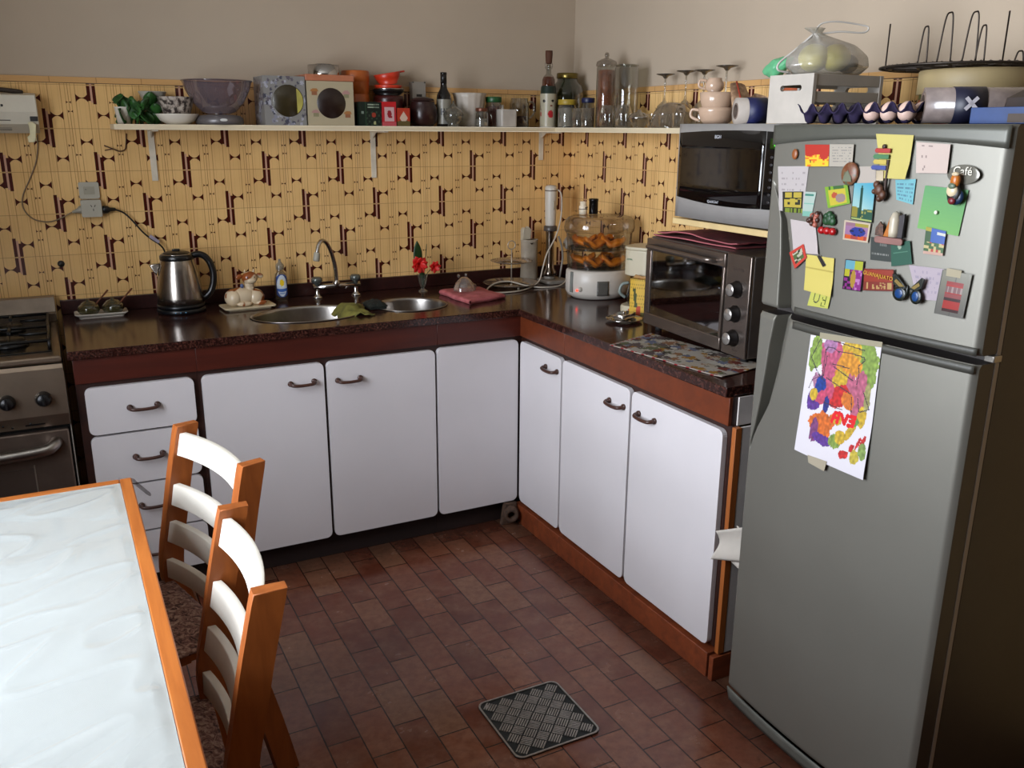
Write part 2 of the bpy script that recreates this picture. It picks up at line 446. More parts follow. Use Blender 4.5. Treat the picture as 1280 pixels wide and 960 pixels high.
b = B(); b.at(Matrix.Translation((0, .03, .052)) @ Matrix.Rotation(PI/2, 4, 'X') @ Matrix.Rotation(-.35, 4, 'Y')).lathe([(.016, .0), (.016, .055), (.026, .058), (.031, .05), (.033, .0)], seg=24); obj('pipe_end', b, mat('dusty_brown', (.30, .22, .17), .9, var=.3, vscale=60, bump=.4), pd)
b = B(); b.prism([(-.045, 0), (.020, 0), (.024, .09), (-.030, .095)], .012, .040, 'XZ', bev=.004); obj('bracket_block', b, mat('dusty_brown'), pd)

# ---- worktop with two bowls cut out
t = NT('red_brown_granite'); t.set(Roughness=.16)
v = t.coords()
n1 = t.noise(v, 130, 5, .7); n2 = t.noise(v, 45, 5, .6)
c1 = t.ramp(n1, [(.36, (.09, .04, .03)), (.5, (.19, .095, .075)), (.62, (.31, .18, .15)), (.72, (.42, .28, .24))])
c1 = t.mix(t.math('MULTIPLY', t.ramp(n2, [(.45, (0, 0, 0)), (.6, (1, 1, 1))]), .5), c1, lin((.12, .05, .045)))
t.link(c1, t.b.inputs['Base Color']); granite = t.mat
b = B(); SY = DY-.004; SX = DX-.004
b.prism([(-2.207, -.001), (-2.207, SY), (SX, SY), (SX, -1.873), (-.001, -1.873), (-.001, -.001)], .879, ZC_, 'XY')
wt = obj('worktop', b, granite)
BOWLS = ((-1.378, -.400, .215, .152), (-.966, -.392, .150, .140))
cut = []
for cx, cy, rx, ry in BOWLS:
    cb_ = B(); cb_.lathe([(0, .8), (1, .8), (1, 1), (0, 1)], (cx, cy, 0), 64, rx, ry); co_ = obj('cutter', cb_, granite); cut.append(co_)
    md = wt.modifiers.new('cut', 'BOOLEAN'); md.object = co_; md.operation = 'DIFFERENCE'; md.solver = 'EXACT'
dg = bpy.context.evaluated_depsgraph_get(); dg.update()
me = bpy.data.meshes.new_from_object(wt.evaluated_get(dg)); wt.modifiers.clear(); wt.data = me
for o in cut: bpy.data.objects.remove(o, do_unlink=True)
for p in me.polygons: p.use_smooth = False
md = wt.modifiers.new('edge', 'BEVEL'); md.width = .0025; md.segments = 2; md.limit_method = 'ANGLE'
tag(wt, 'L-shaped dark red granite worktop with a low upstand', 'worktop')
b = B(); b.box(-2.207, -.001, -.021, -.001, ZC_+.0005, .961, .0015); ups = mat('upstand_granite', (.17, .075, .065), .3, var=.25, vscale=120); obj('upstand', b, ups, wt)
b = B(); b.box(-.021, -.001, -1.873, -.0215, ZC_+.0005, .961, .0015); obj('upstand', b, ups, wt)
# ---- sink
steel = mat('brushed_steel', (.62, .60, .58), .28, 1, var=.05, vscale=30)
chrome = mat('chrome', (.75, .74, .73), .12, 1, var=0)
sk = thing('double_sink', 'stainless steel double bowl sink set into the granite', 'sink')
for cx, cy, rx, ry in BOWLS:
    b = B(); k = ry/rx
    b.lathe([(1.0, .910), (.985, .9115), (.965, .9095), (.95, .900), (.93, .80), (.88, .775), (.3, .768), (0, .766)], (cx, cy, 0), 64, rx, ry)
    bo = obj('bowl', b, steel, sk, solid=.0012, norm=False)
    b = B(); b.lathe([(0, .7675), (.028, .7675), (.034, .7715), (.040, .7715), (.041, .769)], (cx, cy, 0), 24); obj('drain', b, chrome, bo)
# ---- mixer tap
tp = thing('mixer_tap', 'chrome two-handle mixer tap with a swan neck behind the sink', 'tap', (-1.175, -.088, ZC_))
b = B()
for x in (-.082, .082): b.lathe([(0, 0), (.020, 0), (.021, .004), (.012, .010), (.009, .018), (.009, .045)], (x, 0, 0), 20)
b.tube([(-.10, 0, .045), (.10, 0, .045)], .0115, 14); obj('body', b, chrome, tp)
for x in (-.082, .082):
    b = B(); b.lathe([(0, .045), (.012, .047), (.011, .058), (.017, .062), (.0235, .070), (.0235, .080), (.018, .087), (0, .089)], (x, 0, 0), 8); obj('tap_handle', b, mat('tap_knob', (.42, .44, .42), .18, .6, var=0), tp)
b = B(); sp_ = spline([(0, 0, .045), (0, 0, .09), (-.004, -.004, .13), (-.020, -.018, .185), (-.042, -.036, .226), (-.066, -.056, .241), (-.086, -.072, .228), (-.096, -.081, .196)], 7)
b.tube(sp_, .0085, 14); b.lathe([(0, 0), (.014, 0), (.015, .02), (.009, .03)], (0, 0, .04), 16); obj('spout', b, chrome, tp)
b = B(); b.at(Matrix.Translation((-.098, -.083, .190)) @ Matrix.Rotation(.15, 4, 'Y')).lathe([(0, -.026), (.012, -.026), (.0135, -.02), (.0125, .004), (.009, .01)], seg=18); obj('aerator', b, mat('grey_aerator', (.62, .60, .54), .4), tp)
# ================================================================ fridge
def facex(y): return -.64-.02*(1-((y+2.3)/.3)**2)
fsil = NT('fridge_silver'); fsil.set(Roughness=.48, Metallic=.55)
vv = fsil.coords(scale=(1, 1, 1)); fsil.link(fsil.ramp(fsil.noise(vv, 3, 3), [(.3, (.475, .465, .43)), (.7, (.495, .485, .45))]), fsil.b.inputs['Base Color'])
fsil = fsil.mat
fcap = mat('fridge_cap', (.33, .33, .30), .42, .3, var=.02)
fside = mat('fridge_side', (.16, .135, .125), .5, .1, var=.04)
fr = thing('fridge', 'tall silver two-door fridge covered with magnets, right of the cabinets', 'fridge')
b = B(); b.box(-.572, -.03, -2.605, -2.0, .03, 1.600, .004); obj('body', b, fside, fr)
b = B(); b.box(-.5845, -.5725, -2.606, -2.602, .05, 1.597); obj('pale_trim', b, mat('pale_seal_line', (.55, .52, .50), .4, var=0), fr)
b = B(); b.box(-.5845, -.5725, -2.598, -2.006, .05, 1.59); obj('door_seal', b, mat('grey_gasket', (.24, .22, .21), .6), fr)
def interp(tab, z):
    tab = sorted(tab)
    if z <= tab[0][0]: return tab[0][1]
    for (a, p), (c, q) in zip(tab, tab[1:]):
        if z <= c: return p+(q-p)*(z-a)/(c-a)
    return tab[-1][1]
LG = [(.772, -2.004), (.846, -2.022), (.913, -2.034), (1.006, -2.046), (1.07, -2.052), (1.150, -2.066)]
LB = [(.772, -2.004), (.85, -2.036), (.926, -2.076), (1.041, -2.106), (1.150, -2.124)]
UG = [(1.165, -2.072), (1.19, -2.070), (1.296, -2.066), (1.38, -2.055), (1.426, -2.039), (1.475, -2.008)]
UB = [(1.165, -2.130), (1.18, -2.128), (1.283, -2.108), (1.383, -2.078), (1.475, -2.008)]
def recess(y, z, G, Bv, z0, z1):
    if z < z0 or z > z1: return 0
    g = interp(G, z); h = interp(Bv, z); k = min(1, abs((z-(z0 if z0 > .7 and G is LG else z1)))/.08)
    w = max(.004, g-h)
    if y > g: return 0
    if y > g-.004: return .030*k*(g-y)/.004
    if y > h: return .030*k*(1-((g-.004-y)/w))**1.2 if (g-.004-y) < w else 0
    return 0
def fridge_door(name, z0, z1, G, Bv, ra, rb):
    b = B(); nu, nv = 150, 130; ys = []
    zg = [p[0] for p in G]
    def fn(u, v):
        z = z0+(z1-z0)*v
        g = interp(G, z); h = min(interp(Bv, z), g-.008); g2 = g-.005
        K = (.16, .22, .42)
        if u <= K[0]: y = -2.0+(g+2.0)*u/K[0]; d = 0
        elif u <= K[1]: q = (u-K[0])/(K[1]-K[0]); y = g+(g2-g)*q; d = q
        elif u <= K[2]: q = (u-K[1])/(K[2]-K[1]); y = g2+(h-g2)*q; d = (1-q)**1.3
        else: y = h+(-2.605-h)*(u-K[2])/(1-K[2]); d = 0
        k = smoothstep(zg[0]-.004, zg[0]+.10, z) if G is LG else 1-smoothstep(zg[-1]-.10, zg[-1]+.004, z)
        x = facex(y)+.046*k*d
        w_ = min(-2.0-y, y+2.605)
        e = max(0, 1-w_/.012); x += .010*e*e; fn.y = y
        e = max(0, 1-min(v, 1-v)*(z1-z0)/.008); x += .006*e*e
        return (x, y, z)
    b.grid(fn, nu, nv)
    bm_front = b; b = B()
    # edges back to the seal
    for u in (0, 1):
        b.grid(lambda s, v, u=u: (fn(u, v)[0]*(1-s)+(-.585)*s, fn(u, v)[1], z0+(z1-z0)*v), 3, nv)
    for v in (0, 1):
        b.grid(lambda u, s, v=v: (fn(u, v)[0]*(1-s)+(-.585)*s, fn(u, v)[1], z0+(z1-z0)*v), nu, 3)
    d_ = obj(name, bm_front, fsil, fr); obj('door_side', b, mat('door_side_dark', (.17, .145, .135), .45, .1, var=.03), d_); return d_
up = fridge_door('freezer_door', 1.168, 1.600, UG, UB, 1.168, 1.474)
lo = fridge_door('door', .062, 1.150, LG, LB, .774, 1.150)
b = B()
def arc(y): return 1.5705-.0155*((y+2.32)/.30)**2
b.grid(lambda u, v: (facex(-2.003-.599*u)-.0022, -2.003-.599*u, arc(-2.003-.599*u)*(1-v)+1.5985*v), 60, 3)
obj('top_band', b, fcap, up, solid=.003)
for z0, z1 in ((1.1685, 1.1845), (1.132, 1.1497)):
    b = B(); b.grid(lambda u, v: (facex(-2.135-.467*u)-.0018, -2.135-.467*u, z0+(z1-z0)*v), 50, 2); obj('edge_band', b, mat('band_dark', (.26, .255, .23), .5, .1, var=.02), up if z0 > 1.15 else lo, solid=.002)
b = B(); b.grid(lambda u, v: (facex(-2.0-.60*u)+.004+.010*(1-v), -2.0-.60*u, .008+.046*v), 50, 3); obj('kick_strip', b, mat('kick_grey', (.42, .42, .39), .5, .2), fr, solid=.004)
for y in (-2.05, -2.55):
    for x in (-.55, -.08): b = B(); b.cyl(.018, 0, .03, (x, y, 0), 14); obj('foot', b, fside, fr)
b = B(); b.box(-.600, -.575, -2.612, -2.590, 1.152, 1.166, .002); obj('hinge', b, mat('grey_hinge', (.55, .53, .5), .35, .7), fr)

# ================================================================ stove
st_m = mat('stove_steel', (.52, .46, .40), .30, .85, var=.06, vscale=9)
st_d = mat('stove_black', (.04, .04, .045), .35, .2, var=.2)
st = thing('gas_stove', 'stainless gas stove left of the worktop, partly behind the table', 'stove', (-2.232, 0, 0))
X0 = -.56; XR = .012
b = B(); b.box(X0, XR-.004, -.64, -.03, .06, .875, .003); obj('body', b, mat('stove_side', (.10, .09, .085), .5, .4), st)
b = B(); b.box(X0, XR-.002, -.655, -.025, .8755, .8995, .008); b.box(X0+.02, XR-.022, -.60, -.10, .900, .9005); obj('hob_plate', b, st_m, st)
b = B(); b.box(X0+.025, XR-.026, -.595, -.115, .9007, .905, .002); obj('hob_tray', b, mat('hob_enamel', (.06, .055, .05), .2, .3), st)
b = B(); b.box(X0, XR-.004, -.10, -.025, .900, .934, .003); obj('rear_panel', b, st_m, st)
b = B(); b.prism([(-.085, .9345), (-.025, .9345), (-.025, .986), (-.050, .982)], X0, XR-.004, 'YZ', bev=.001); obj('lid_ledge', b, mat('lid_steel', (.56, .51, .46), .32, .7), st)
for cx, cy, r in ((-.135, -.235, .036), (-.135, -.47, .046), (-.41, -.235, .046), (-.41, -.47, .036)):
    b = B(); b.lathe([(0, .905), (r*1.25, .905), (r*1.2, .913), (r, .917), (r, .924), (r*.9, .928), (0, .929)], (cx, cy, 0), 24); obj('burner', b, st_d, st)
for cx in (-.135, -.41):
    b = B(); rr = .0055
    b.tube([(cx-.115, -.585, .936), (cx+.115, -.585, .936), (cx+.115, -.125, .936), (cx-.115, -.125, .936)], rr, 8, closed=True)
    b.tube([(cx-.115, -.352, .936), (cx+.115, -.352, .936)], rr, 8)
    for cy in (-.235, -.47):
        for a in range(4):
            dx, dy = math.cos(a*PI/2), math.sin(a*PI/2); b.tube([(cx+dx*.115, cy+dy*.115, .936), (cx+dx*.030, cy+dy*.030, .938)], rr, 8)
    for px, py in ((-.115, -.585), (.115, -.585), (.115, -.125), (-.115, -.125)): b.tube([(cx+px, py, .936), (cx+px, py, .9055)], rr, 8)
    obj('pan_support', b, st_d, st)
# control panel tilts forward a little
b = B(); b.prism([(-.641, .675), (-.668, .680), (-.682, .72), (-.662, .862), (-.655, .874), (-.641, .874)], X0, XR-.002, 'YZ', bev=.002); obj('control_panel', b, st_m, st)
for x in (-.056, -.155, -.255, -.355, -.455):
    b = B(); b.at(Matrix.Translation((x, -.672, .772)) @ Matrix.Rotation(PI/2-.14, 4, 'X')).lathe([(0, .042), (.015, .042), (.019, .038), (.0215, .012), (.024, .008), (.024, 0)], seg=24)
    b.at(Matrix.Translation((x, -.672, .772)) @ Matrix.Rotation(PI/2-.14, 4, 'X')).box(-.0035, .0035, -.017, .017, .040, .046, .001)
    obj('knob', b, mat('black_knob', (.055, .055, .065), .32, .2, var=0), st)
for k, (x, z) in enumerate(((-.21, .70), (-.175, .70), (-.20, .690), (-.235, .690), (-.15, .692), (-.10, .698), (-.185, .708), (-.225, .712))):
    b = B(); b.at(Matrix.Translation((x, -.679, z)) @ Matrix.Rotation(PI/2, 4, 'X')).cyl(.0035, 0, .0012, seg=10); obj('vent_hole', b, st_d, st)
b = B(); b.box(-.115, -.06, -.682, -.680, .692, .697); obj('badge', b, st_d, st)

b = B(); b.box(X0+.002, XR-.010, -.668, -.641, .10, .665, .006); od = obj('oven_door', b, mat('oven_door_steel', (.45, .39, .35), .38, .75, var=.05), st)
b = B(); b.tube(spline([(XR-.050, -.668, .628), (XR-.058, -.690, .622), (XR-.10, -.705, .612), (XR-.28, -.712, .608), (X0+.10, -.705, .612), (X0+.062, -.690, .622), (X0+.055, -.668, .628)], 6), .018, 16); obj('handle', b, steel, od)
b = B(); b.box(X0+.09, XR-.12, -.6695, -.668, .22, .55); obj('oven_window', b, mat('oven_glass', (.27, .225, .20), .3, 0, var=0), od)
b = B(); b.box(XR-.122, XR-.118, -.6705, -.668, .22, .56); obj('window_edge', b, mat('pale_edge', (.6, .55, .5), .3, .6), od)
for x in (X0+.04, XR-.05):
    for y in (-.60, -.08): b = B(); b.cyl(.02, 0, .06, (x, y, 0), 12); obj('foot', b, st_d, st)
b = B(); b.box(XR-.004, XR-.001, -.66, -.645, .30, .85); obj('side_edge', b, mat('bright_edge', (.75, .72, .68), .3, .6), st)

# ================================================================ wall heater above the stove
ht = thing('wall_heater', 'cream electric wall heater above the stove', 'heater', (-2.195, 0, 1.560))
cream = mat('cream_plastic', (.80, .77, .70), .42, var=.015)
b = B(); b.prism([(-.001, .0), (-.055, .0), (-.095, .03), (-.105, .07), (-.090, .125), (-.001, .135)], -.62, 0, 'YZ', bev=.004); hb = obj('housing', b, cream, ht)
for k in range(6):
    b = B(); b.at(Matrix.Translation((0, 0, 0))).prism([(-.0705-.0068*k*.8, .0135+.0062*k), (-.0735-.0068*k*.8, .0115+.0062*k), (-.0715-.0068*k*.8, .0100+.0062*k)], -.60, -.085, 'YZ')
    obj('grille_slat', b, mat('grille_dark', (.35, .33, .30), .5), ht)
b = B()
for x, z in ((-.118, .098), (-.105, .090), (-.135, .090)): b.at(Matrix.Translation((x, -.099, z)) @ Matrix.Rotation(PI/2-.25, 4, 'X')).cyl(.0038 if x > -.11 else .0055, -.004, .004, seg=14)
obj('indicator', b, mat('dark_dot', (.12, .11, .10), .4, var=0), ht)
b = B(); b.box(-.026, -.002, -.104, -.098, .040, .056, .002); obj('switch', b, mat('dark_dot'), ht)
b = B(); b.prism([(-.040, -.030), (-.022, -.030), (-.016, -.020), (-.010, .030), (-.020, .038), (-.034, .036), (-.030, -.005), (-.042, -.012)][::-1], -.108, -.100, 'XZ', bev=.002)
b.box(-.030, -.014, -.104, -.001, -.026, -.014, .002)
obj('bracket', b, mat('yellowed_plastic', (.86, .82, .66), .45), ht)
b = B(); b.tube(spline([(-.62, -.05, .145), (-.4, -.04, .152), (-.2, -.035, .150), (-.07, -.03, .140), (-.04, -.02, .135)], 6), .008, 8); obj('cable', b, mat('dark_cable', (.20, .15, .11), .6), ht)

# ================================================================ worktop-height shelf on the two walls
sh_w = mat('cream_shelf', (.82, .76, .64), .45, var=.015, vscale=6)
b = B(); b.prism([(-1.966, -.001), (-1.966, -.195), (-1.962, -.199), (-.201, -.199), (-.201, -1.335), (-.001, -1.335), (-.001, -.001)][::-1], 1.574, 1.593, 'XY', bev=.002)
sh = obj('wall_shelf', b, sh_w); tag(sh, 'long cream shelf running along both walls over the worktop', 'shelf')
for i, (x, y, zb, rr) in enumerate(((-1.83, 0, 1.388, 0), (-.966, 0, 1.384, 0), (-.162, 0, 1.449, 0))):
    b = B(); b.box(x-.011, x+.011, y-.006, y-.001, zb, 1.5735, .001); b.box(x-.010, x+.010, y-.17, y-.001, 1.5685, 1.5738, .001)
    b.prism([(-.006, 1.545), (-.006, 1.5685), (-.05, 1.5685)], x-.0015, x+.0015, 'YZ')
    obj('bracket', b, mat('white_bracket', (.84, .80, .72), .45), sh)

# ================================================================ microwave on its own short shelf
b = B(); b.box(-.415, -.001, -1.98, -1.335, 1.296, 1.315, .002)
ms = obj('wall_shelf', b, mat('cream_board', (.80, .70, .50), .5, var=.03)); tag(ms, 'short cream shelf board holding the microwave', 'shelf')
mw_s = mat('microwave_silver', (.60, .585, .57), .4, .25, var=.02)
mo = thing('microwave', 'silver microwave with a dark glass door on the shelf beside the fridge', 'microwave', (-.435, -1.372, 1.316))
# own frame: x back into the wall, y to the left of the door (world +y), z up
MWW = .505
b = B(); b.box(.022, .38, -MWW+.003, -.003, .014, .284, .006); obj('housing', b, mat('microwave_case', (.66, .65, .64), .4, .2), mo)
def mfx(y): return -.012*(1-((y+MWW/2)/(MWW/2))**2)
def mpanel(y0, y1, z0, z1, dx, zfun=None, n=24):
    b = B(); b.grid(lambda u, v: (mfx(y0+(y1-y0)*u)-dx, y0+(y1-y0)*u, (z0(u) if callable(z0) else z0)*(1-v)+(z1(u) if callable(z1) else z1)*v), n, 4); return b
b = mpanel(0, -MWW, .008, .288, 0)
for y in (0, -MWW): b.grid(lambda s, v, y=y: (mfx(y)*(1-s)+.022*s, y, .008+.28*v), 2, 2)
for z in (.008, .288): b.grid(lambda u, s, z=z: (mfx(-MWW*u)*(1-s)+.022*s, -MWW*u, z), 24, 2)
bmesh.ops.remove_doubles(b.bm, verts=b.bm.verts, dist=.0001)
fp = obj('front_frame', b, mw_s, mo)
g0 = lambda u: .062+.030*(u)**1.3*0-.012*math.sin(PI*u*.9)
b = mpanel(-.008, -.392, lambda u: .070-.014*math.sin(PI*u*.75), lambda u: .262+.008*math.sin(PI*u*.7), .0016)
dg_ = obj('door_glass', b, mat('microwave_glass', (.035, .028, .028), .06, 0, var=0, spec=.7), mo, solid=.002)
b = mpanel(-.396, -.492, lambda u: .060+.002*u, lambda u: .268-.004*u, .0016)
obj('control_panel', b, mat('microwave_panel', (.05, .045, .045), .15, 0, var=0), mo, solid=.002)
b = mpanel(-.412, -.478, .222, .250, .0034, n=4); obj('display', b, mat('lit_display', (.10, .22, .06), .2, 0, var=0), mo, solid=.001)
text('lettering', '0', mat('green_digit', (.35, .85, .25), .4, var=0, emit=.25), mo, (-.019, -.440, .236), FACE_MX, .024)
text('lettering', 'BGH', mat('pale_print', (.72, .72, .74), .5, var=0), dg_, (mfx(-.20)-.0036, -.200, .251), FACE_MX, .014)
text('lettering', 'QuickChef', mat('pale_print'), dg_, (mfx(-.19)-.0036, -.195, .066), FACE_MX, .011)
for r_i in range(7):
    for c_i in range(3):
        b = B(); y = -.420-c_i*.023; z = .200-r_i*.020
        b.ell((mfx(y)-.0030, y, z), (.0012, .006, .0042), 10, 6); obj('button', b, mat('grey_button', (.17, .16, .16), .4, var=0), mo)
for y in (-.04, -MWW+.04):
    for x in (.06, .34): b = B(); b.cyl(.014, 0, .014, (x, y, 0), 12); obj('foot', b, mat('black_rubber', (.05, .05, .05), .7, var=0), mo)

# ================================================================ toaster oven
ts = mat('toaster_steel', (.50, .455, .425), .27, .85, var=.05, vscale=16)
to = thing('toaster_oven', 'stainless toaster oven with three knobs standing on the worktop by the fridge', 'oven', (-.372, -1.158, ZC_+.0005), math.radians(-3.6))
TW, TH = .555, .325
tcase = mat('toaster_case', (.40, .37, .35), .35, .7, var=.05); CW = TW-.115
b = B(); b.box(.008, .335, -.016, 0, .018, TH, .004); b.box(.008, .335, -TW, -CW, .018, TH, .004); b.box(.008, .335, -CW+.0005, -.0165, TH-.018, TH, .002); b.box(.008, .335, -CW+.0005, -.0165, .018, .040, .002); b.box(.322, .335, -CW+.0005, -.0165, .0405, TH-.0185)
obj('housing', b, tcase, to)
cd_ = mat('cavity_dark', (.13, .13, .135), .4, .5); b = B()
b.grid(lambda u, v: (.010+.30*u, -.018, .042+(TH-.062)*v), 2, 2, False); b.grid(lambda u, v: (.010+.30*u, -CW+.002, .042+(TH-.062)*v), 2, 2, False); b.grid(lambda u, v: (.31, -.018-(CW-.02)*u, .042+(TH-.062)*v), 2, 2, False); b.grid(lambda u, v: (.010+.30*u, -.018-(CW-.02)*v, .042), 2, 2, False); b.grid(lambda u, v: (.010+.30*u, -.018-(CW-.02)*v, TH-.020), 2, 2, False)
obj('cavity', b, cd_, to, solid=.001)
b = B(); b.box(-.004, .0075, -TW, -TW+.115, .018, TH, .003); obj('control_panel', b, ts, to)
b = B(); b.box(-.010, .0075, -TW+.117, 0, .022, .062, .003); b.box(-.010, .0075, -TW+.117, 0, TH-.045, TH-.004, .003)
b.box(-.010, .0075, -.030, 0, .062, TH-.045, .002); b.box(-.010, .0075, -TW+.117, -TW+.127, .062, TH-.045, .002); dr_ = obj('door', b, ts, to)
b = B(); b.box(-.006, -.002, -TW+.127, -.030, .062, TH-.045); obj('door_glass', b, glass('oven_door_glass', (.72, .73, .74), .9, .04), dr_)
b = B(); b.tube(spline([(-.010, -.035, TH-.030), (-.034, -.045, TH-.028), (-.040, -.09, TH-.027), (-.040, -.33, TH-.027), (-.034, -.385, TH-.028), (-.010, -.395, TH-.030)], 5), .0075, 12); obj('handle', b, ts, dr_)
for z in (.128, .205):
    b = B(); b.tube([(.020, -.022, z), (.020, -CW+.006, z)], .0022, 6); b.tube([(.300, -.022, z), (.300, -CW+.006, z)], .0022, 6)
    for k in range(17): y = -.035-(CW-.055)*k/16; b.tube([(.020, y, z), (.300, y, z)], .0012, 5)
    obj('rack', b, chrome, to)
bgu = mat('bright_guide', (.85, .84, .82), .3, .5, var=0)
for z in (.070, .105, .140, .175, .225):
    b = B(); b.box(.012, .018, -.026, -.0185, z, z+(.020 if z < .2 else .045), .001); obj('rack_guide', b, bgu, to)
b = B(); b.box(.012, .018, -CW+.0025, -CW+.010, .20, .27, .001); obj('rack_guide', b, bgu, to)
for k, z in enumerate((.222, .148, .074)):
    b = B(); b.at(Matrix.Translation((-.004, -TW+.056, z)) @ Matrix.Rotation(-PI/2, 4, 'Y')).lathe([(.026, 0), (.026, .004), (.0215, .006), (.020, .026), (.018, .028)], seg=28)
    kb = obj('knob', b, mat('dark_knob', (.09, .075, .07), .35, .3, var=0), to)
    b = B(); b.at(Matrix.Translation((-.004, -TW+.056, z)) @ Matrix.Rotation(-PI/2, 4, 'Y')).lathe([(0, .029), (.0175, .029), (.0185, .027)], seg=28); b.at(Matrix.Translation((-.004, -TW+.056, z)) @ Matrix.Rotation(-PI/2, 4, 'Y')).box(-.002, .002, -.014, .014, .029, .0315); obj('knob_face', b, mat('knob_silver', (.68, .66, .64), .3, .7, var=0), kb)
b = B(); b.box(-.0046, -.004, -TW+.030, -TW+.082, .278, .284); b.box(-.0046, -.004, -TW+.035, -TW+.06, .034, .040); obj('badge', b, mat('dark_print', (.22, .18, .16), .4, var=0), to)
for y in (-.04, -TW+.04):
    for x in (.03, .30): b = B(); b.cyl(.012, 0, .018, (x, y, 0), 12); obj('foot', b, mat('black_rubber'), to)
# ================================================================ table
pine = wood('orange_pine', (.62, .33, .13), (.76, .45, .20), .38, 10, 'Y', knots=True)
pine_z = wood('orange_pine_upright', (.52, .27, .11), (.68, .38, .17), .40, 10, 'Z', knots=True)
tb_ = thing('dining_table', 'white-topped dining table with an orange pine edge in the foreground', 'table', (-2.515, -2.19, 0))
HX, HY = .415, .77
b = B(); b.box(-HX+.028, HX-.028, -HY+.028, HY-.028, .728, .7495); obj('tabletop', b, mat('table_white', (.96, .97, .965), .35, var=.015, vscale=4), tb_)
for x0, x1, y0, y1 in ((-HX, -HX+.0275, -HY, HY), (HX-.0275, HX, -HY, HY)):
    b = B(); b.box(x0, x1, y0, y1, .722, .7505, .003); obj('edge_band', b, pine, tb_)
pine_x = wood('orange_pine_across', (.62, .33, .13), (.76, .45, .20), .38, 10, 'X', knots=True)
for y0, y1 in ((-HY, -HY+.0275), (HY-.0275, HY)):
    b = B(); b.box(-HX+.028, HX-.028, y0, y1, .722, .7505, .003); obj('edge_band', b, pine_x, tb_)
for sx in (-1, 1):
    for sy in (-1, 1):
        b = B(); b.box(sx*(HX-.07)-.03, sx*(HX-.07)+.03, sy*(HY-.07)-.03, sy*(HY-.07)+.03, 0, .7215, .004); obj('leg', b, pine_z, tb_)
b = B()
for s in (-1, 1):
    b = B(); b.box(s*(HX-.06)-.011, s*(HX-.06)+.011, -HY+.105, HY-.105, .63, .7215, .001); obj('apron', b, pine, tb_)
b = B(); 
for s in (-1, 1): b = B(); b.box(-HX+.105, HX-.105, s*(HY-.06)-.011, s*(HY-.06)+.011, .63, .7215, .001); obj('apron', b, pine_x, tb_)
# clear plastic cover, creased, hanging a little over the far right corner
b = B()
def cover(u, v):
    x = -HX+.0285+(2*HX-.057)*u; y = -HY+.0285+(2*HY-.057)*v
    a_ = x*.80+y*.60; c_ = -x*.60+y*.80; m_ = smoothstep(-.15, .35, noise.noise(Vector((x*2.3+4, y*2.3, 9.1))))
    w = .0008+.0050*max(0, noise.noise(Vector((x*3+5, y*9, 1.3))))+m_*.0085*max(0, noise.noise(Vector((a_*3.5, c_*19, 4.1))))**1.2+.0030*(1-abs(noise.noise(Vector((a_*5, c_*12, 7.7)))))**8
    ed = min(u, 1-u, v, 1-v); k = smoothstep(0, .03, ed)
    return (x, y, .7500+w*k)
film = glass('cover_plastic', (.985, .99, .99), .8, .12, .30, (.82, .84, .83)); b.use(film); b.grid(cover, 170, 300); b.use(glass('cover_flap', (.96, .97, .97), .8, .1, .10, (.8, .8, .8)))
def drape(u, v):   # corner flap
    a = u*PI/2; r = .004+.030*v*(.6+.5*math.sin(3*a+1)); return (HX-.03+.030*math.cos(a)*1.1+r*math.cos(a), HY-.03+.030*math.sin(a)*1.1+r*math.sin(a), .7512-.055*v*(.7+.3*math.sin(5*a)))
b.grid(drape, 14, 8)
cv = obj('plastic_cover', b, film, None, (-2.515, -2.19, 0)); tag(cv, 'creased clear plastic cover lying on the white table', 'table cover')

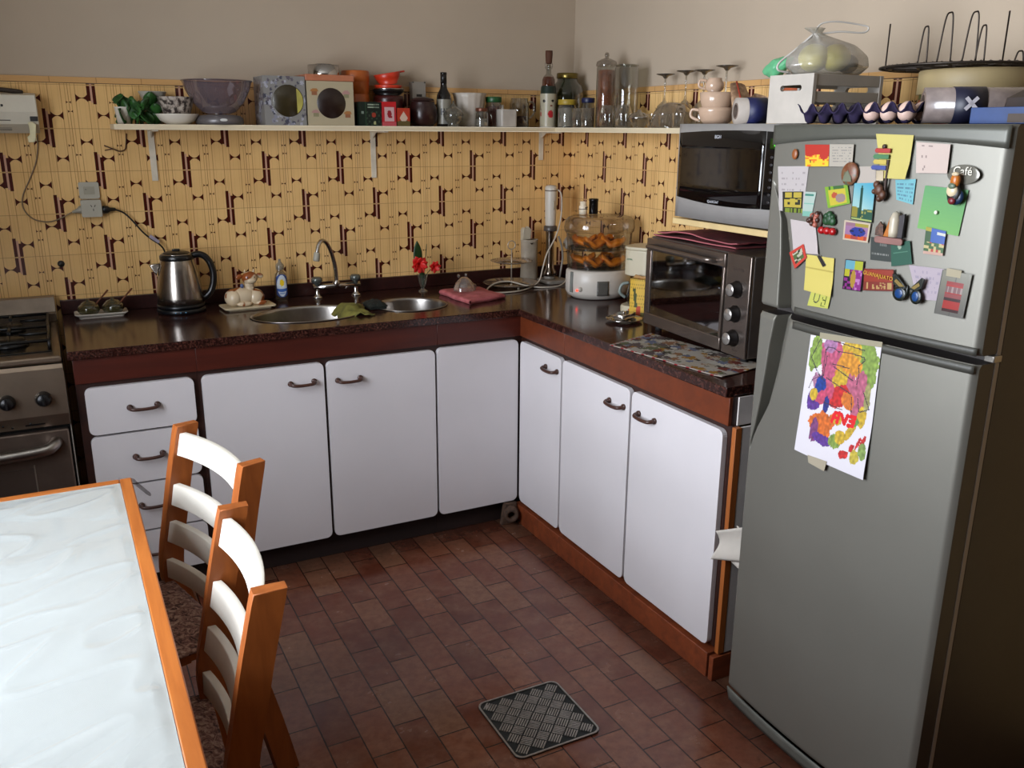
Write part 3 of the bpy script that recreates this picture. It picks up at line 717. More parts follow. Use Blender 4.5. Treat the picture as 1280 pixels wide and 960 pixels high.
# ================================================================ chairs
slat_m = mat('pale_slat', (.90, .88, .83), .5, var=.03, vscale=8, bump=.05)
seat_m = NT('woven_seat'); seat_m.set(Roughness=.85)
v = seat_m.coords(); n = seat_m.noise(v, 55, 5, .7, 1.5)
seat_m.link(seat_m.ramp(n, [(.38, (.20, .11, .10)), (.5, (.52, .36, .31)), (.64, (.72, .60, .52))]), seat_m.b.inputs['Base Color']); seat_m.bump(n, .6, .003); seat_m = seat_m.mat
PROF = [(0.0, -.045), (.005, .12), (-.002, .30), (-.062, .42), (-.070, .50), (-.058, .58), (-.037, .68), (-.012, .79), (.004, .868)]
def chair():
    c = thing('dining_chair', '', 'chair')
    prof = [(x, max(0, z)) for x, z in ((.035, 0), (.0, .16), (-.045, .34), (-.070, .44), (-.066, .52), (-.050, .60), (-.030, .70), (-.010, .79), (.004, .850))]
    ctr = [Vector((x, 0, z)) for x, z in prof]; ctr = spline(ctr, 3)
    dep = lambda z: .028
    for s in (-1, 1):
        L = [(p.x-dep(p.z), p.z) for p in ctr]; R = [(p.x+dep(p.z), p.z) for p in ctr]
        b = B(); b.prism(L+R[::-1], s*.183-.015, s*.183+.015, 'XZ', bev=.0018); obj('back_post', b, pine_z, c)
    def px(z):
        for a, d in zip(ctr, ctr[1:]):
            if a.z <= z <= d.z: return a.x+(d.x-a.x)*(z-a.z)/(d.z-a.z)
        return 0
    for z0, z1 in ((.775, .832), (.645, .700), (.548, .602), (.448, .500)):
        b = B(); n = 14; f = []; k = []
        for i in range(n+1):
            y = -.1675+.335*i/n; bow = .024*(1-(2*i/n-1)**2); f.append((bow-.020, y)); k.append((bow-.003, y))
        xa, xb = px(z0), px(z1)
        lo = [b._v((x+xa, y, z0)) for x, y in f]; lo2 = [b._v((x+xa, y, z0)) for x, y in k]; hi = [b._v((x+xb, y, z1)) for x, y in f]; hi2 = [b._v((x+xb, y, z1)) for x, y in k]
        for i in range(n):
            for q in ((lo[i], lo[i+1], hi[i+1], hi[i]), (lo2[i+1], lo2[i], hi2[i], hi2[i+1]), (hi[i], hi[i+1], hi2[i+1], hi2[i]), (lo[i+1], lo[i], lo2[i], lo2[i+1])): b._f(list(q), True)
        b._f([lo[0], hi[0], hi2[0], lo2[0]]); b._f([lo[n], lo2[n], hi2[n], hi[n]])
        o = obj('slat', b, slat_m, c)
        md = o.modifiers.new('edge', 'BEVEL'); md.width = .002; md.segments = 2; md.limit_method = 'ANGLE'; md.angle_limit = math.radians(50)
    b = B(); b.box(-.435, -.075, -.165, .165, .395, .430, .004)
    obj('seat_frame', b, pine_z, c)
    b = B()
    b.grid(lambda u, v: (-.440+.365*u, -.19+.38*v, .431+.018*(1-(2*u-1)**4)*(1-(2*v-1)**4)+.001*math.sin(90*u)*math.sin(60*v)), 40, 40); obj('seat', b, seat_m, c, solid=.004)
    for s in (-1, 1):
        b = B(); b.box(-.435, -.400, s*.165-.016, s*.165+.016, 0, .394, .003); obj('leg', b, pine_z, c)
        b = B(); b.box(-.399, -.055, s*.165-.009, s*.165+.009, .18, .21, .002); obj('stretcher', b, pine_z, c)
    return c
c1 = chair(); c1.location = (-1.911, -1.534, 0); c1.rotation_euler = (0, 0, math.radians(15)); c1['label'] = 'pine slat-back chair at the far corner of the table, farther of the two chairs'
c2 = copy_tree(c1); c2.location = (-1.951, -2.123, 0); c2.rotation_euler = (0, 0, math.radians(-1.4)); c2['label'] = 'pine slat-back chair nearest the camera, cut off by the bottom of the photo'
c1['group'] = c2['group'] = 'dining chairs at the table'

# ================================================================ drain cover in the floor
ds = .260
dc = thing('drain_cover', 'square aluminium tread-plate drain cover set in the tiled floor', 'drain cover', (-1.159, -1.821, 0))
alu = mat('cast_aluminium', (.62, .60, .57), .38, .75, var=.08, vscale=40); alud = mat('dark_aluminium', (.17, .18, .175), .5, .7, var=.15)
b = B(); b.prism(rrect(-ds/2, ds/2, -ds/2, ds/2, .024, 6), .0005, .0035, 'XY'); obj('plate', b, alud, dc)
b = B(); o_ = rrect(-ds/2, ds/2, -ds/2, ds/2, .024, 6); i_ = rrect(-ds/2+.005, ds/2-.005, -ds/2+.005, ds/2-.005, .020, 6); n = len(o_)
A = [b._v((x, y, .0036)) for x, y in o_]; A2 = [b._v((x, y, .0062)) for x, y in o_]; I = [b._v((x, y, .0036)) for x, y in i_]; I2 = [b._v((x, y, .0062)) for x, y in i_]
for k in range(n):
    q = (k+1) % n; b._f([A[k], A[q], A2[q], A2[k]]); b._f([A2[k], A2[q], I2[q], I2[k]]); b._f([I[q], I[k], I2[k], I2[q]]); b._f([A[q], A[k], I[k], I[q]])
obj('rim', b, alu, dc)
b = B(); st_ = .0497
for typ in (0, 1):
    for i in range(-3, 4):
        for j in range(-3, 4):
            cx = (i+(.5 if typ else 0))*st_; cy = (j+(.5 if typ else 0))*st_
            if max(abs(cx), abs(cy)) > ds/2-.012: continue
            d = Vector((1, -1, 0)).normalized() if typ else Vector((1, 1, 0)).normalized(); p_ = Vector((-d.y, d.x, 0))
            for k in range(-2, 3):
                c_ = Vector((cx, cy, .0037))+p_*(k*.0068); h0 = -.0155; h1 = .0155
                def inside(t): q = c_+d*t; return max(abs(q.x), abs(q.y)) < ds/2-.008
                while h1 > 0 and not inside(h1): h1 -= .001
                while h0 < 0 and not inside(h0): h0 += .001
                if h1-h0 < .006: continue
                b.at(Matrix.Translation(c_) @ Matrix.Rotation(math.atan2(d.y, d.x), 4, 'Z')).box(h0, h1, -.0019, .0019, 0, .0024)
obj('tread', b, alu, dc)
for s in (-1, 1):
    b = B(); b.cyl(.006, .0037, .0060, (s*.106, s*-.106, 0), 14); obj('screw', b, alu, dc)
# ================================================================ things on the worktop
W = ZC_+.0005
whitep = mat('white_plastic', (.78, .75, .70), .38, var=.01); blk = mat('black_plastic', (.045, .045, .05), .3, var=.1)
clear = glass('clear_glass', (.93, .94, .93), .9, .03, .04, (.8, .8, .75)); white_c = mat('white_ceramic', (.82, .79, .74), .25, var=.02)
def torus_ring(b, c, R, r, seg=32, n=8, axis='Z'):
    pts = []
    for k in range(seg):
        a = 2*PI*k/seg
        pts.append({'Z': (c[0]+R*math.cos(a), c[1]+R*math.sin(a), c[2]), 'X': (c[0], c[1]+R*math.cos(a), c[2]+R*math.sin(a)), 'Y': (c[0]+R*math.cos(a), c[1], c[2]+R*math.sin(a))}[axis])
    b.tube(pts, r, n, closed=True); return b
# sugar bowls on a tray
t_ = thing('serving_tray', 'small white porcelain tray under the two glass bowls by the stove', 'tray', (-2.075, -.098, W))
b = B(); b.prism(rrect(-.075, .075, -.034, .034, .010), 0, .004, 'XY', bev=.001)
def rim(u, v):
    p = rrect(-.075, .075, -.034, .034, .010, 5); k = int(u*len(p)) % len(p); x, y = p[k]; s = 1+.32*v; return (x*(1+.20*v), y*(1+.35*v), .003+.012*v)
b.grid(rim, 24, 3); obj('dish', b, white_c, t_, solid=.002)
bg_ = glass('green_glass', (.60, .60, .48), .9, .04, .30, (.33, .31, .20))
for k, x in enumerate((-2.116, -2.033)):
    g = thing('glass_bowl', ('greenish glass bowl on the white tray, next to the stove', 'greenish glass bowl on the white tray, nearer the kettle')[k], 'bowl', (x, -.098, W+.0045), group='greenish glass bowls on the tray')
    b = B(); b.lathe([(0, 0), (.022, 0), (.032, .008), (.039, .020), (.036, .034), (.028, .042), (.025, .043)], seg=32); obj('bowl', b, bg_, g, norm=False)
    b = B(); b.lathe([(0, .004), (.020, .004), (.030, .012), (.034, .020), (0, .024)], seg=24); obj('contents', b, mat('sweetener', ((.62, .58, .45), (.45, .36, .24))[0], .8), g)
    b = B(); b.lathe([(.026, .0435), (.020, .050), (.006, .054), (.006, .060), (0, .062)], seg=24); obj('lid', b, bg_, g, norm=False)
    s = thing('spoon', ('wooden spoon sticking out of the bowl next to the stove', 'wooden spoon sticking out of the bowl nearer the kettle')[k], 'spoon', (x+.012, -.098, W+.028), group='wooden spoons in the bowls')
    b = B(); b.tube([(0, 0, 0), (.028, 0, .032), (.060, 0, .066)], [.0028, .0028, .0034], 8); obj('spoon_handle', b, mat('spoon_wood', (.42, .22, .10), .5), s)
    b = B(); b.ell((-.004, 0, -.004), (.010, .007, .003), 12, 8, Matrix.Rotation(-.8, 3, 'Y')); obj('scoop', b, mat('spoon_wood'), s)
# kettle
kt = thing('electric_kettle', 'brushed steel electric kettle with a black handle on the worktop', 'kettle', (-1.797, -.135, W), math.radians(-8))
bs = NT('kettle_steel'); bs.set(Roughness=.24, Metallic=1); vv = bs.coords(scale=(40, 40, 1)); bs.link(bs.ramp(bs.noise(vv, 6, 2), [(.3, (.58, .55, .52)), (.7, (.68, .65, .62))]), bs.b.inputs['Base Color']); bs = bs.mat
b = B(); b.lathe([(0, 0), (.084, 0), (.088, .004), (.088, .014), (.083, .018), (0, .018)], seg=40); obj('base', b, mat('kettle_base', (.05, .06, .075), .3, var=0), kt)
b = B(); b.lathe([(.084, .0185), (.086, .026), (.084, .032)], seg=40); obj('collar', b, mat('kettle_base'), kt, solid=.003, norm=False)
b = B(); b.lathe([(.084, .032), (.083, .06), (.077, .11), (.067, .165), (.058, .197), (.056, .203)], seg=48); body = obj('body', b, bs, kt, norm=False, solid=.0015)
b = B(); b.lathe([(.0585, .197), (.060, .201), (.060, .212), (.055, .217), (.052, .218)], seg=40); obj('rim', b, blk, kt, norm=False, solid=.002)
b = B(); b.lathe([(.052, .2185), (.045, .224), (.030, .229), (0, .231)], seg=32); b.box(-.014, .014, -.010, .010, .229, .237, .003); obj('lid', b, blk, kt)
b = B(); torus_ring(b, (0, 0, .218), .053, .0018); obj('lid_ring', b, chrome, kt)
b = B(); b.tube(spline([(.052, 0, .208), (.075, 0, .214), (.100, 0, .205), (.118, 0, .178), (.126, 0, .140), (.122, 0, .100), (.110, 0, .070), (.092, 0, .052), (.082, 0, .048)], 6), .0125, 12); obj('handle', b, blk, kt)
b = B(); b.prism([(-.100, .182), (-.060, .186), (-.072, .150), (-.076, .140)], -.016, .016, 'XZ', bev=.005); obj('spout', b, bs, kt)
b = B()
for k in range(3): b.ell((.0-.02+.018*k, -.0882, .009), (.0025, .001, .0025), 8, 6)
obj('light_dot', b, mat('blue_dots', (.35, .55, .70), .3, var=0), kt)
text('lettering', 'Peabody', mat('dark_print'), body, (0, -.0835, .047), FACE_MY, .011)
# socket, plugs and cords
so = thing('wall_socket', 'white double wall socket on the tiles above the glass bowls', 'socket', (-2.062, -.0005, 1.326))
sw = mat('socket_white', (.68, .66, .60), .4, var=.02)
b = B(); b.prism(rrect(-.034, .034, .002, .062, .006), -.010, 0, 'XZ', bev=.002); obj('upper_plate', b, sw, so)
b = B(); b.prism(rrect(-.034, .034, -.062, -.001, .004), -.034, 0, 'XZ', bev=.002); ad = obj('adapter', b, sw, so)
b = B(); b.box(-.018, .018, -.0115, -.0102, .018, .046, .0005); obj('switch', b, mat('socket_inner', (.62, .60, .53), .4, var=0), so)
for dx, dz, r in ((-.006, -.022, -.5), (.006, -.022, .5), (0, -.036, 0)):
    b = B(); b.at(Matrix.Translation((.006+dx, -.0345, dz)) @ Matrix.Rotation(r, 4, 'Y')).box(-.0012, .0012, -.0006, .0006, -.004, .004); obj('slot', b, mat('dark_dot'), ad)
b = B(); b.box(-.012, -.010, -.0122, -.0116, .034, .038); obj('mark', b, mat('dark_dot'), so)
pc = thing('power_cord', 'black power cord and plug running from the socket down to the kettle', 'cord', (0, 0, 0))
b = B(); b.at(Matrix.Translation((-2.026, -.020, 1.288)) @ Matrix.Rotation(PI/2, 4, 'Y')).lathe([(0, 0), (.013, 0), (.015, .004), (.014, .018), (.008, .026), (.006, .045), (0, .046)], seg=18); obj('plug', b, blk, pc)
b = B(); b.tube(spline([(-1.982, -.020, 1.287), (-1.955, -.02, 1.275), (-1.93, -.022, 1.248), (-1.895, -.024, 1.200), (-1.868, -.025, 1.173), (-1.84, -.03, 1.150), (-1.825, -.028, 1.12), (-1.82, -.025, 1.05), (-1.815, -.030, .97), (-1.80, -.035, .913)], 6), .0032, 8); obj('cable', b, blk, pc)
b = B(); b.prism([(-1.877, 1.181), (-1.846, 1.156), (-1.838, 1.164), (-1.869, 1.191)], -.034, -.020, 'XZ', bev=.002); obj('tie', b, mat('lilac_tie', (.60, .56, .62), .4), pc)
hc = thing('power_cord', 'thin grey cord hanging from the wall heater and looping to the socket', 'cord', (0, 0, 0))
b = B(); b.at(Matrix.Translation((-2.0975, -.018, 1.290)) @ Matrix.Rotation(-PI/2-.25, 4, 'Y')).lathe([(0, -.012), (.014, -.010), (.015, .002), (.008, .012), (.004, .030), (0, .031)], seg=16); obj('plug', b, mat('grey_plug', (.60, .58, .52), .4), hc)
b = B(); b.tube(spline([(-2.205, -.012, 1.555), (-2.210, -.006, 1.51), (-2.222, -.005, 1.46), (-2.250, -.005, 1.40), (-2.278, -.005, 1.345), (-2.282, -.005, 1.30), (-2.258, -.006, 1.264), (-2.215, -.007, 1.250), (-2.175, -.010, 1.258), (-2.128, -.016, 1.282)], 6), .0022, 6); obj('cable', b, mat('tan_cable', (.50, .42, .32), .6), hc)
b = B(); b.tube(spline([(-1.993, -.004, 1.517), (-1.972, -.012, 1.508), (-1.945, -.010, 1.497), (-1.925, -.006, 1.503), (-1.919, -.005, 1.525), (-1.914, -.004, 1.560)], 5), .0022, 6); b.tube([(-1.993, -.004, 1.500), (-1.97, -.010, 1.505), (-1.955, -.006, 1.501)], .0018, 6)
o = obj('loose_wire', b, mat('brown_wire', (.30, .17, .09), .6)); tag(o, 'short brown wire curling on the tiles under the left end of the long shelf', 'wire')
b = B(); b.at(Matrix.Translation((-2.186, -.0005, 1.095)) @ Matrix.Rotation(PI/2, 4, 'X')).lathe([(0, .006), (.007, .006), (.009, .003), (.0125, .0015), (.0125, 0)], seg=9)
o = obj('wall_plug', b, mat('dark_dot')); tag(o, 'round black plug in the tiles above the stove', 'wall plug')
# cow butter dish
cd = thing('butter_dish', 'ceramic butter dish shaped like a lying brown and white cow', 'butter dish', (-1.558, -.175, W), math.radians(4))
b = B(); b.prism(rrect(-.082, .082, -.045, .045, .006), 0, .006, 'XY', bev=.001)
b.prism(rrect(-.098, .098, -.055, .055, .008), .0062, .012, 'XY', bev=.002); obj('dish', b, mat('cream_dish', (.80, .73, .60), .3), cd)
cm = NT('cow_glaze'); cm.set(Roughness=.22); vv = cm.coords(); n = cm.noise(vv, 17, 2, .4, .6)
cm.link(cm.ramp(n, [(.53, (.82, .74, .62)), (.565, (.55, .29, .13))]), cm.b.inputs['Base Color']); cm = cm.mat
b = B(); b.ell((-.020, 0, .046), (.062, .040, .036), 28, 18); b.ell((-.052, -.004, .044), (.034, .040, .034), 24, 16); b.ell((.030, -.004, .040), (.036, .038, .034), 24, 16)
b.ell((-.02, -.036, .022), (.030, .012, .010), 16, 10); b.ell((.045, -.032, .022), (.022, .012, .010), 16, 10); b.ell((.012, -.004, .078), (.019, .019, .030), 18, 12)
bd = obj('lid', b, cm, cd)
b = B(); b.ell((.012, -.014, .118), (.030, .024, .025), 24, 16); b.ell((.012, -.036, .110), (.019, .012, .011), 20, 12); b.ell((.012, -.006, .092), (.020, .018, .022), 18, 12); hd = obj('head', b, cm, bd)
for s in (-1, 1):
    b = B(); b.ell((.012+s*.040, -.012, .124), (.014, .006, .010), 14, 10, Matrix.Rotation(s*.35, 3, 'Y')); obj('ear', b, cm, hd)
    b = B(); b.tube([(.012+s*.014, -.012, .136), (.012+s*.018, -.012, .144), (.012+s*.016, -.013, .150)], [.0045, .0035, .0015], 8); obj('horn', b, mat('cream_dish'), hd)
    b = B(); b.ell((.012+s*.012, -.034, .122), (.0035, .002, .0035), 10, 8); obj('eye', b, mat('dark_dot'), hd)
b = B(); b.ell((-.018, -.010, .088), (.008, .008, .009), 12, 8); obj('bell', b, mat('blue_bell', (.30, .35, .50), .3), bd)
# soap bottle
sb = thing('soap_bottle', 'clear soap bottle with a blue and white label and yellow flower', 'bottle', (-1.402, -.078, W))
cl2 = glass('bottle_plastic', (.80, .78, .72), .9, .06, .12, (.6, .55, .45))
b = B(); b.lathe([(0, 0), (.022, 0), (.0255, .004), (.0265, .05), (.0265, .085), (.022, .108), (.012, .120), (.0115, .126)], seg=32, sy=.72); obj('body', b, cl2, sb, norm=False)
b = B(); b.lathe([(0, .126), (.016, .126), (.017, .130), (.017, .142), (.012, .150), (.006, .156), (.005, .168), (0, .169)], seg=20); obj('cap', b, glass('cap_plastic', (.75, .73, .68), .9, .08, .3, (.7, .68, .62)), sb, norm=False)
lb = B(); c0 = .0268
def soap_paint(u, v):
    x, y = (u-.5)*2, (v-.5)*2
    if (x*x/.95+y*y/.98) > .88: return (.20, .30, .55)
    if y < -.25 and y > -.52: return (.25, .42, .72)
    if x*x+(y-.25)**2*1.4 < .13*(1+.25*math.sin(6*math.atan2(y-.25, x))): return (.95, .80, .15)
    if -.75 < y < -.6 and abs(x) < .4: return (.55, .65, .80)
    return (.84, .87, .90)
def soap_fn(u, v):
    x, y = (u-.5)*2, (v-.5)*2; y2 = y*math.sqrt(max(0, 1-(x*.96)**2*.5)); a = -PI/2+x*.92
    return (c0*math.cos(a), c0*.74*math.sin(a), .062+.047*y2)
lb.grid(soap_fn, 24, 30, paint=soap_paint); obj('label', lb, painted('print_gloss', .35), sb)
# cloth and scourer on the bridge between the bowls
t = NT('yellow_green_cloth'); t.set(Roughness=.9); vv = t.coords(); t.link(t.ramp(t.noise(vv, 25, 3), [(.3, (.30, .30, .11)), (.7, (.50, .47, .20))]), t.b.inputs['Base Color']); ygc = t.mat
b = B()
def rag(u, v):
    x = -1.270+.105*u+.01*math.sin(7*v); y = -.325-.20*v+.012*math.sin(6*u); z = .914+.022*math.sin(PI*u)*math.exp(-((v-.45)/.35)**2)+.010*noise.noise(Vector((u*5, v*6, 2)))
    z -= .055*max(0, (v-.6)/.4)*0+.030*max(0, .35-u)/.35
    return (x, y, z)
b.grid(rag, 28, 34); o = obj('dishcloth', b, ygc, solid=.004); tag(o, 'yellow-green dishcloth bunched between the two sink bowls', 'cloth')
b = B(); b.grid(lambda u, v: (-1.150+.075*u, -.440+.10*v, .921+.020*math.sin(PI*u)**.5*math.sin(PI*v)**.5+.005*noise.noise(Vector((u*8, v*8, 7)))), 20, 20); b.box(-1.146, -1.079, -.436, -.344, .910, .919, .002)
o = obj('scouring_pad', b, mat('dark_green_pad', (.055, .075, .05), .9, var=.3, vscale=80, bump=.5)); tag(o, 'dark scouring pad between the two sink bowls', 'scourer')
# small vase with red flowers
va = thing('bud_vase', 'tiny clear glass vase behind the right sink bowl', 'vase', (-.805, -.125, W))
b = B(); b.lathe([(0, 0), (.020, 0), (.021, .003), (.010, .008), (.007, .014), (.011, .022), (.017, .040), (.020, .062), (.024, .074)], seg=24); obj('vase_body', b, clear, va, norm=False)
fl = thing('cut_flowers', 'red flowers with one upright green leaf standing in the tiny vase', 'flowers', (-.805, -.125, W+.012))
grn = mat('leaf_green', (.10, .22, .08), .4, var=.2); red = mat('red_petal', (.80, .12, .10), .5, var=.15)
b = B()
for p in ([(0, 0, 0), (-.006, 0, .05), (-.018, 0, .095)], [(0, 0, 0), (.012, 0, .05), (.040, -.006, .085)], [(0, 0, 0), (-.004, .004, .06), (-.012, .006, .13)], [(.0, 0, .0), (.01, 0, .09), (.022, 0, .19)]): b.tube(spline(p, 5), .0016, 6)
obj('stem', b, grn, fl)
b = B(); b.grid(lambda u, v: (-.014+.040*math.sin(PI*v)**.8*(u-.5)-.006*v, .004+.006*abs(u-.5), .085+.120*v), 6, 14); obj('leaf', b, grn, fl, solid=.001)
b = B(); b.grid(lambda u, v: (-.004+.024*math.sin(PI*v)*(u-.5), -.006+.004*abs(u-.5), .040+.05*v), 6, 10); obj('leaf', b, grn, fl, solid=.001)
for cx, cy, cz, R, n_ in ((-.022, -.010, .106, .043, 10), (.050, -.012, .092, .030, 7)):
    b = B(); rnd = random.Random(n_)
    for k in range(n_*2):
        a = 2*PI*k/n_+rnd.random()*.3; el = .25+.7*rnd.random(); d = Vector((math.cos(a)*math.cos(el), -.55*abs(math.sin(el))-.2, math.sin(a)*math.cos(el)+.1)).normalized()
        side = d.cross(Vector((0, 1, .3))).normalized(); q = Vector((cx, cy, cz))
        b.grid(lambda u, v, d=d, side=side, q=q: tuple(q+d*R*v+side*(R*.34*math.sin(PI*min(1, v*.9+.08)))*(2*u-1)+Vector((0, -.004*math.sin(PI*v), 0))), 3, 5)
    obj('flower', b, red, fl, solid=.0008)
# pink cloth with glass juicer
t = NT('pink_towel'); t.set(Roughness=.95); vv = t.coords(); t.link(t.ramp(t.noise(vv, 30, 4), [(.3, (.60, .29, .30)), (.7, (.74, .41, .42))]), t.b.inputs['Base Color']); t.bump(t.noise(vv, 260, 2), .4, .002); pink = t.mat
Q = [(-.770, -.235), (-.575, -.195), (-.560, -.425), (-.752, -.498)]
b = B()
def tow(u, v):
    x = (Q[0][0]*(1-u)+Q[1][0]*u)*(1-v)+(Q[3][0]*(1-u)+Q[2][0]*u)*v; y = (Q[0][1]*(1-u)+Q[1][1]*u)*(1-v)+(Q[3][1]*(1-u)+Q[2][1]*u)*v
    return (x+.004*math.sin(9*v), y+.004*math.sin(7*u), W+.020+.004*noise.noise(Vector((u*4, v*4, 3)))-.006*smoothstep(.75, 1, u))
b.grid(tow, 24, 24)
for e in (0, 1): b.grid(lambda s, v, e=e: (tow(e, v)[0]+(.006*(1 if e else -1))*math.sin(PI*s), tow(e, v)[1], (W+.001)*(1-s)+tow(e, v)[2]*s), 5, 24)
for e in (0, 1): b.grid(lambda u, s, e=e: (tow(u, e)[0], tow(u, e)[1]+(.006*(-1 if e else 1))*math.sin(PI*s), (W+.001)*(1-s)+tow(u, e)[2]*s), 24, 5)
b.grid(lambda u, v: (tow(u, v)[0], tow(u, v)[1], W+.001), 4, 4)
bmesh.ops.remove_doubles(b.bm, verts=b.bm.verts, dist=.0003)
o = obj('folded_towel', b, pink); tag(o, 'folded pink towel on the worktop right of the sink', 'towel')
ju = thing('glass_juicer', 'clear ribbed glass lemon squeezer upside down on the pink towel', 'juicer', (-.690, -.305, W+.0245), .3)
b = B()
for k in range(1):
    prof = [(.046, .0), (.044, .010), (.036, .030), (.020, .048), (.012, .054), (0, .056)]
    seg = 28; rings = []
    for r, z in prof:
        if r == 0: rings.append([b._v((0, 0, z))]); continue
        rings.append([b._v((r*(1+.06*math.cos(9*2*PI*i/seg))*math.cos(2*PI*i/seg), r*(1+.06*math.cos(9*2*PI*i/seg))*math.sin(2*PI*i/seg), z)) for i in range(seg)])
    for A_, B_ in zip(rings, rings[1:]):
        for i in range(seg):
            j = (i+1) % seg
            if len(B_) == 1: b._f([A_[i], A_[j], B_[0]], True)
            else: b._f([A_[i], A_[j], B_[j], B_[i]], True)
b.tube(spline([(.040, 0, .012), (.060, 0, .016), (.066, 0, .004), (.056, 0, .002)], 4), .004, 8)
for s in (-1, 1): b.ell((-.02*s, .012, .060), (.006, .006, .008), 10, 8)
obj('squeezer', b, glass('ribbed_glass', (.88, .88, .86), .95, .05, .12, (.75, .7, .66)), ju, norm=False)
# two-tier stand
ts_ = thing('cake_stand', 'two-tier glass cake stand with a ring handle behind the pink towel', 'cake stand', (-.398, -.172, W))
pg = glass('plate_glass', (.86, .84, .80), .9, .06, .32, (.66, .58, .50))
b = B(); b.lathe([(0, .004), (.07, .004), (.10, .007), (.122, .016), (.126, .018)], seg=48); obj('lower_plate', b, pg, ts_, solid=.002, norm=False)
b = B(); b.lathe([(0, .104), (.05, .104), (.078, .109), (.094, .115)], (0, 0, 0), seg=40); obj('upper_plate', b, pg, ts_, solid=.002, norm=False)
b = B(); b.tube([(0, 0, .0), (0, 0, .165)], .0028, 10); torus_ring(b, (0, 0, .183), .0185, .0022, axis='Y'); b.at(Matrix.Rotation(0, 4, 'Z')).lathe([(.008, 0), (.008, .004), (.004, .01)], seg=12); obj('pole', b, mat('pale_metal', (.74, .70, .64), .3, .6, var=0), ts_)
b = B()
for a in (0.4, 2.5, 4.6): b.cyl(.006, 0, .006, (.09*math.cos(a), .09*math.sin(a), -.0), 10)
obj('foot', b, mat('pale_metal'), ts_)
# stick blender standing in its holder
sbd = thing('stick_blender', 'white stick blender with a steel shaft standing in its holder', 'blender', (-.192, -.155, W))
b = B(); b.prism(rrect(-.046, .070, -.065, .050, .02), 0, .016, 'XY', bev=.004); b.cyl(.026, .016, .030, (0, 0, 0), 24, .003); obj('holder', b, mat('grey_holder', (.50, .47, .43), .4), sbd)
b = B(); b.lathe([(0, .0305), (.030, .0305), (.032, .034), (.030, .050), (.020, .066), (.0185, .09), (.0175, .20), (.021, .235), (.021, .255)], seg=28); obj('shaft', b, mat('dark_chrome', (.50, .46, .42), .14, 1, var=0), sbd)
b = B(); b.lathe([(0, .2555), (.0215, .2555), (.0235, .262), (.025, .29), (.0265, .36), (.0275, .405), (.0265, .412), (.0275, .416), (.027, .428), (.020, .436), (0, .438)], seg=32); hb_ = obj('handle', b, whitep, sbd)
b = B(); torus_ring(b, (0, 0, .414), .0270, .0022); obj('grip_ring', b, mat('brown_ring', (.35, .30, .26), .5), hb_)
b = B(); b.box(-.004, .004, -.0285, -.024, .33, .37, .002); obj('button', b, sw, hb_)
b = B(); b.lathe([(.029, .235), (.030, .238), (.029, .2555), (.024, .258)], (-.0, 0, 0), seg=24); obj('shaft_collar', b, mat('dark_collar', (.28, .25, .23), .35), sbd, norm=False, solid=.002)
bk = thing('measuring_beaker', 'white beaker behind the stick blender', 'beaker', (-.256, -.075, W+.0002))
b = B(); b.lathe([(0, .002), (.042, .002), (.044, .006), (.040, .10), (.042, .185), (.044, .190), (.041, .190)], (0, 0, 0), seg=28, sy=.75); obj('cup', b, mat('milky_plastic', (.66, .61, .54), .4), bk)
b = B(); b.prism([(-.040, .1905), (.0, .1905), (.004, .235), (-.012, .250), (-.020, .238), (-.032, .246), (-.040, .235)], -.014, .014, 'XZ', bev=.003); obj('attachment', b, mat('pale_attachment', (.72, .68, .60), .4), bk)
b = B(); b.prism([(-.016, .178), (.004, .178), (-.006, .170)], -.0345, -.0335, 'XZ'); obj('mark', b, mat('dark_dot'), bk)
at_ = thing('blender_attachment', 'curved grey blade guard leaning beside the steel shaft', 'attachment', (-.135, -.150, W+.0163))
b = B(); b.tube(spline([(0, 0, .0), (.010, 0, .06), (.014, .0, .10), (.006, 0, .15), (-.010, 0, .19)], 5), [.004]*21, 8); b.at(Matrix.Translation((.018, -.005, .150)) @ Matrix.Rotation(1.35, 4, 'Y')).lathe([(.010, 0), (.020, .008), (.030, .022), (.034, .030)], seg=24); obj('guard', b, mat('grey_guard', (.56, .53, .49), .35), at_, solid=.002, norm=False)
b = B()
cp = spline([(-.182, -.160, 1.330), (-.155, -.175, 1.315), (-.148, -.178, 1.26), (-.158, -.185, 1.19), (-.190, -.200, 1.12), (-.235, -.205, 1.05), (-.262, -.215, .985), (-.290, -.235, .935), (-.355, -.275, W+.006), (-.450, -.325, W+.004), (-.545, -.315, W+.004), (-.560, -.255, W+.006), (-.500, -.215, .934), (-.430, -.210, .937), (-.360, -.240, .918), (-.300, -.285, W+.004), (-.210, -.280, W+.004), (-.150, -.240, .935), (-.120, -.225, 1.00), (-.122, -.215, 1.035)], 7)
b.tube(cp, .0034, 8); o = obj('white_cable', b, mat('white_cord', (.74, .70, .64), .5, var=0)); tag(o, 'white cord looping from the stick blender over the worktop', 'cable')
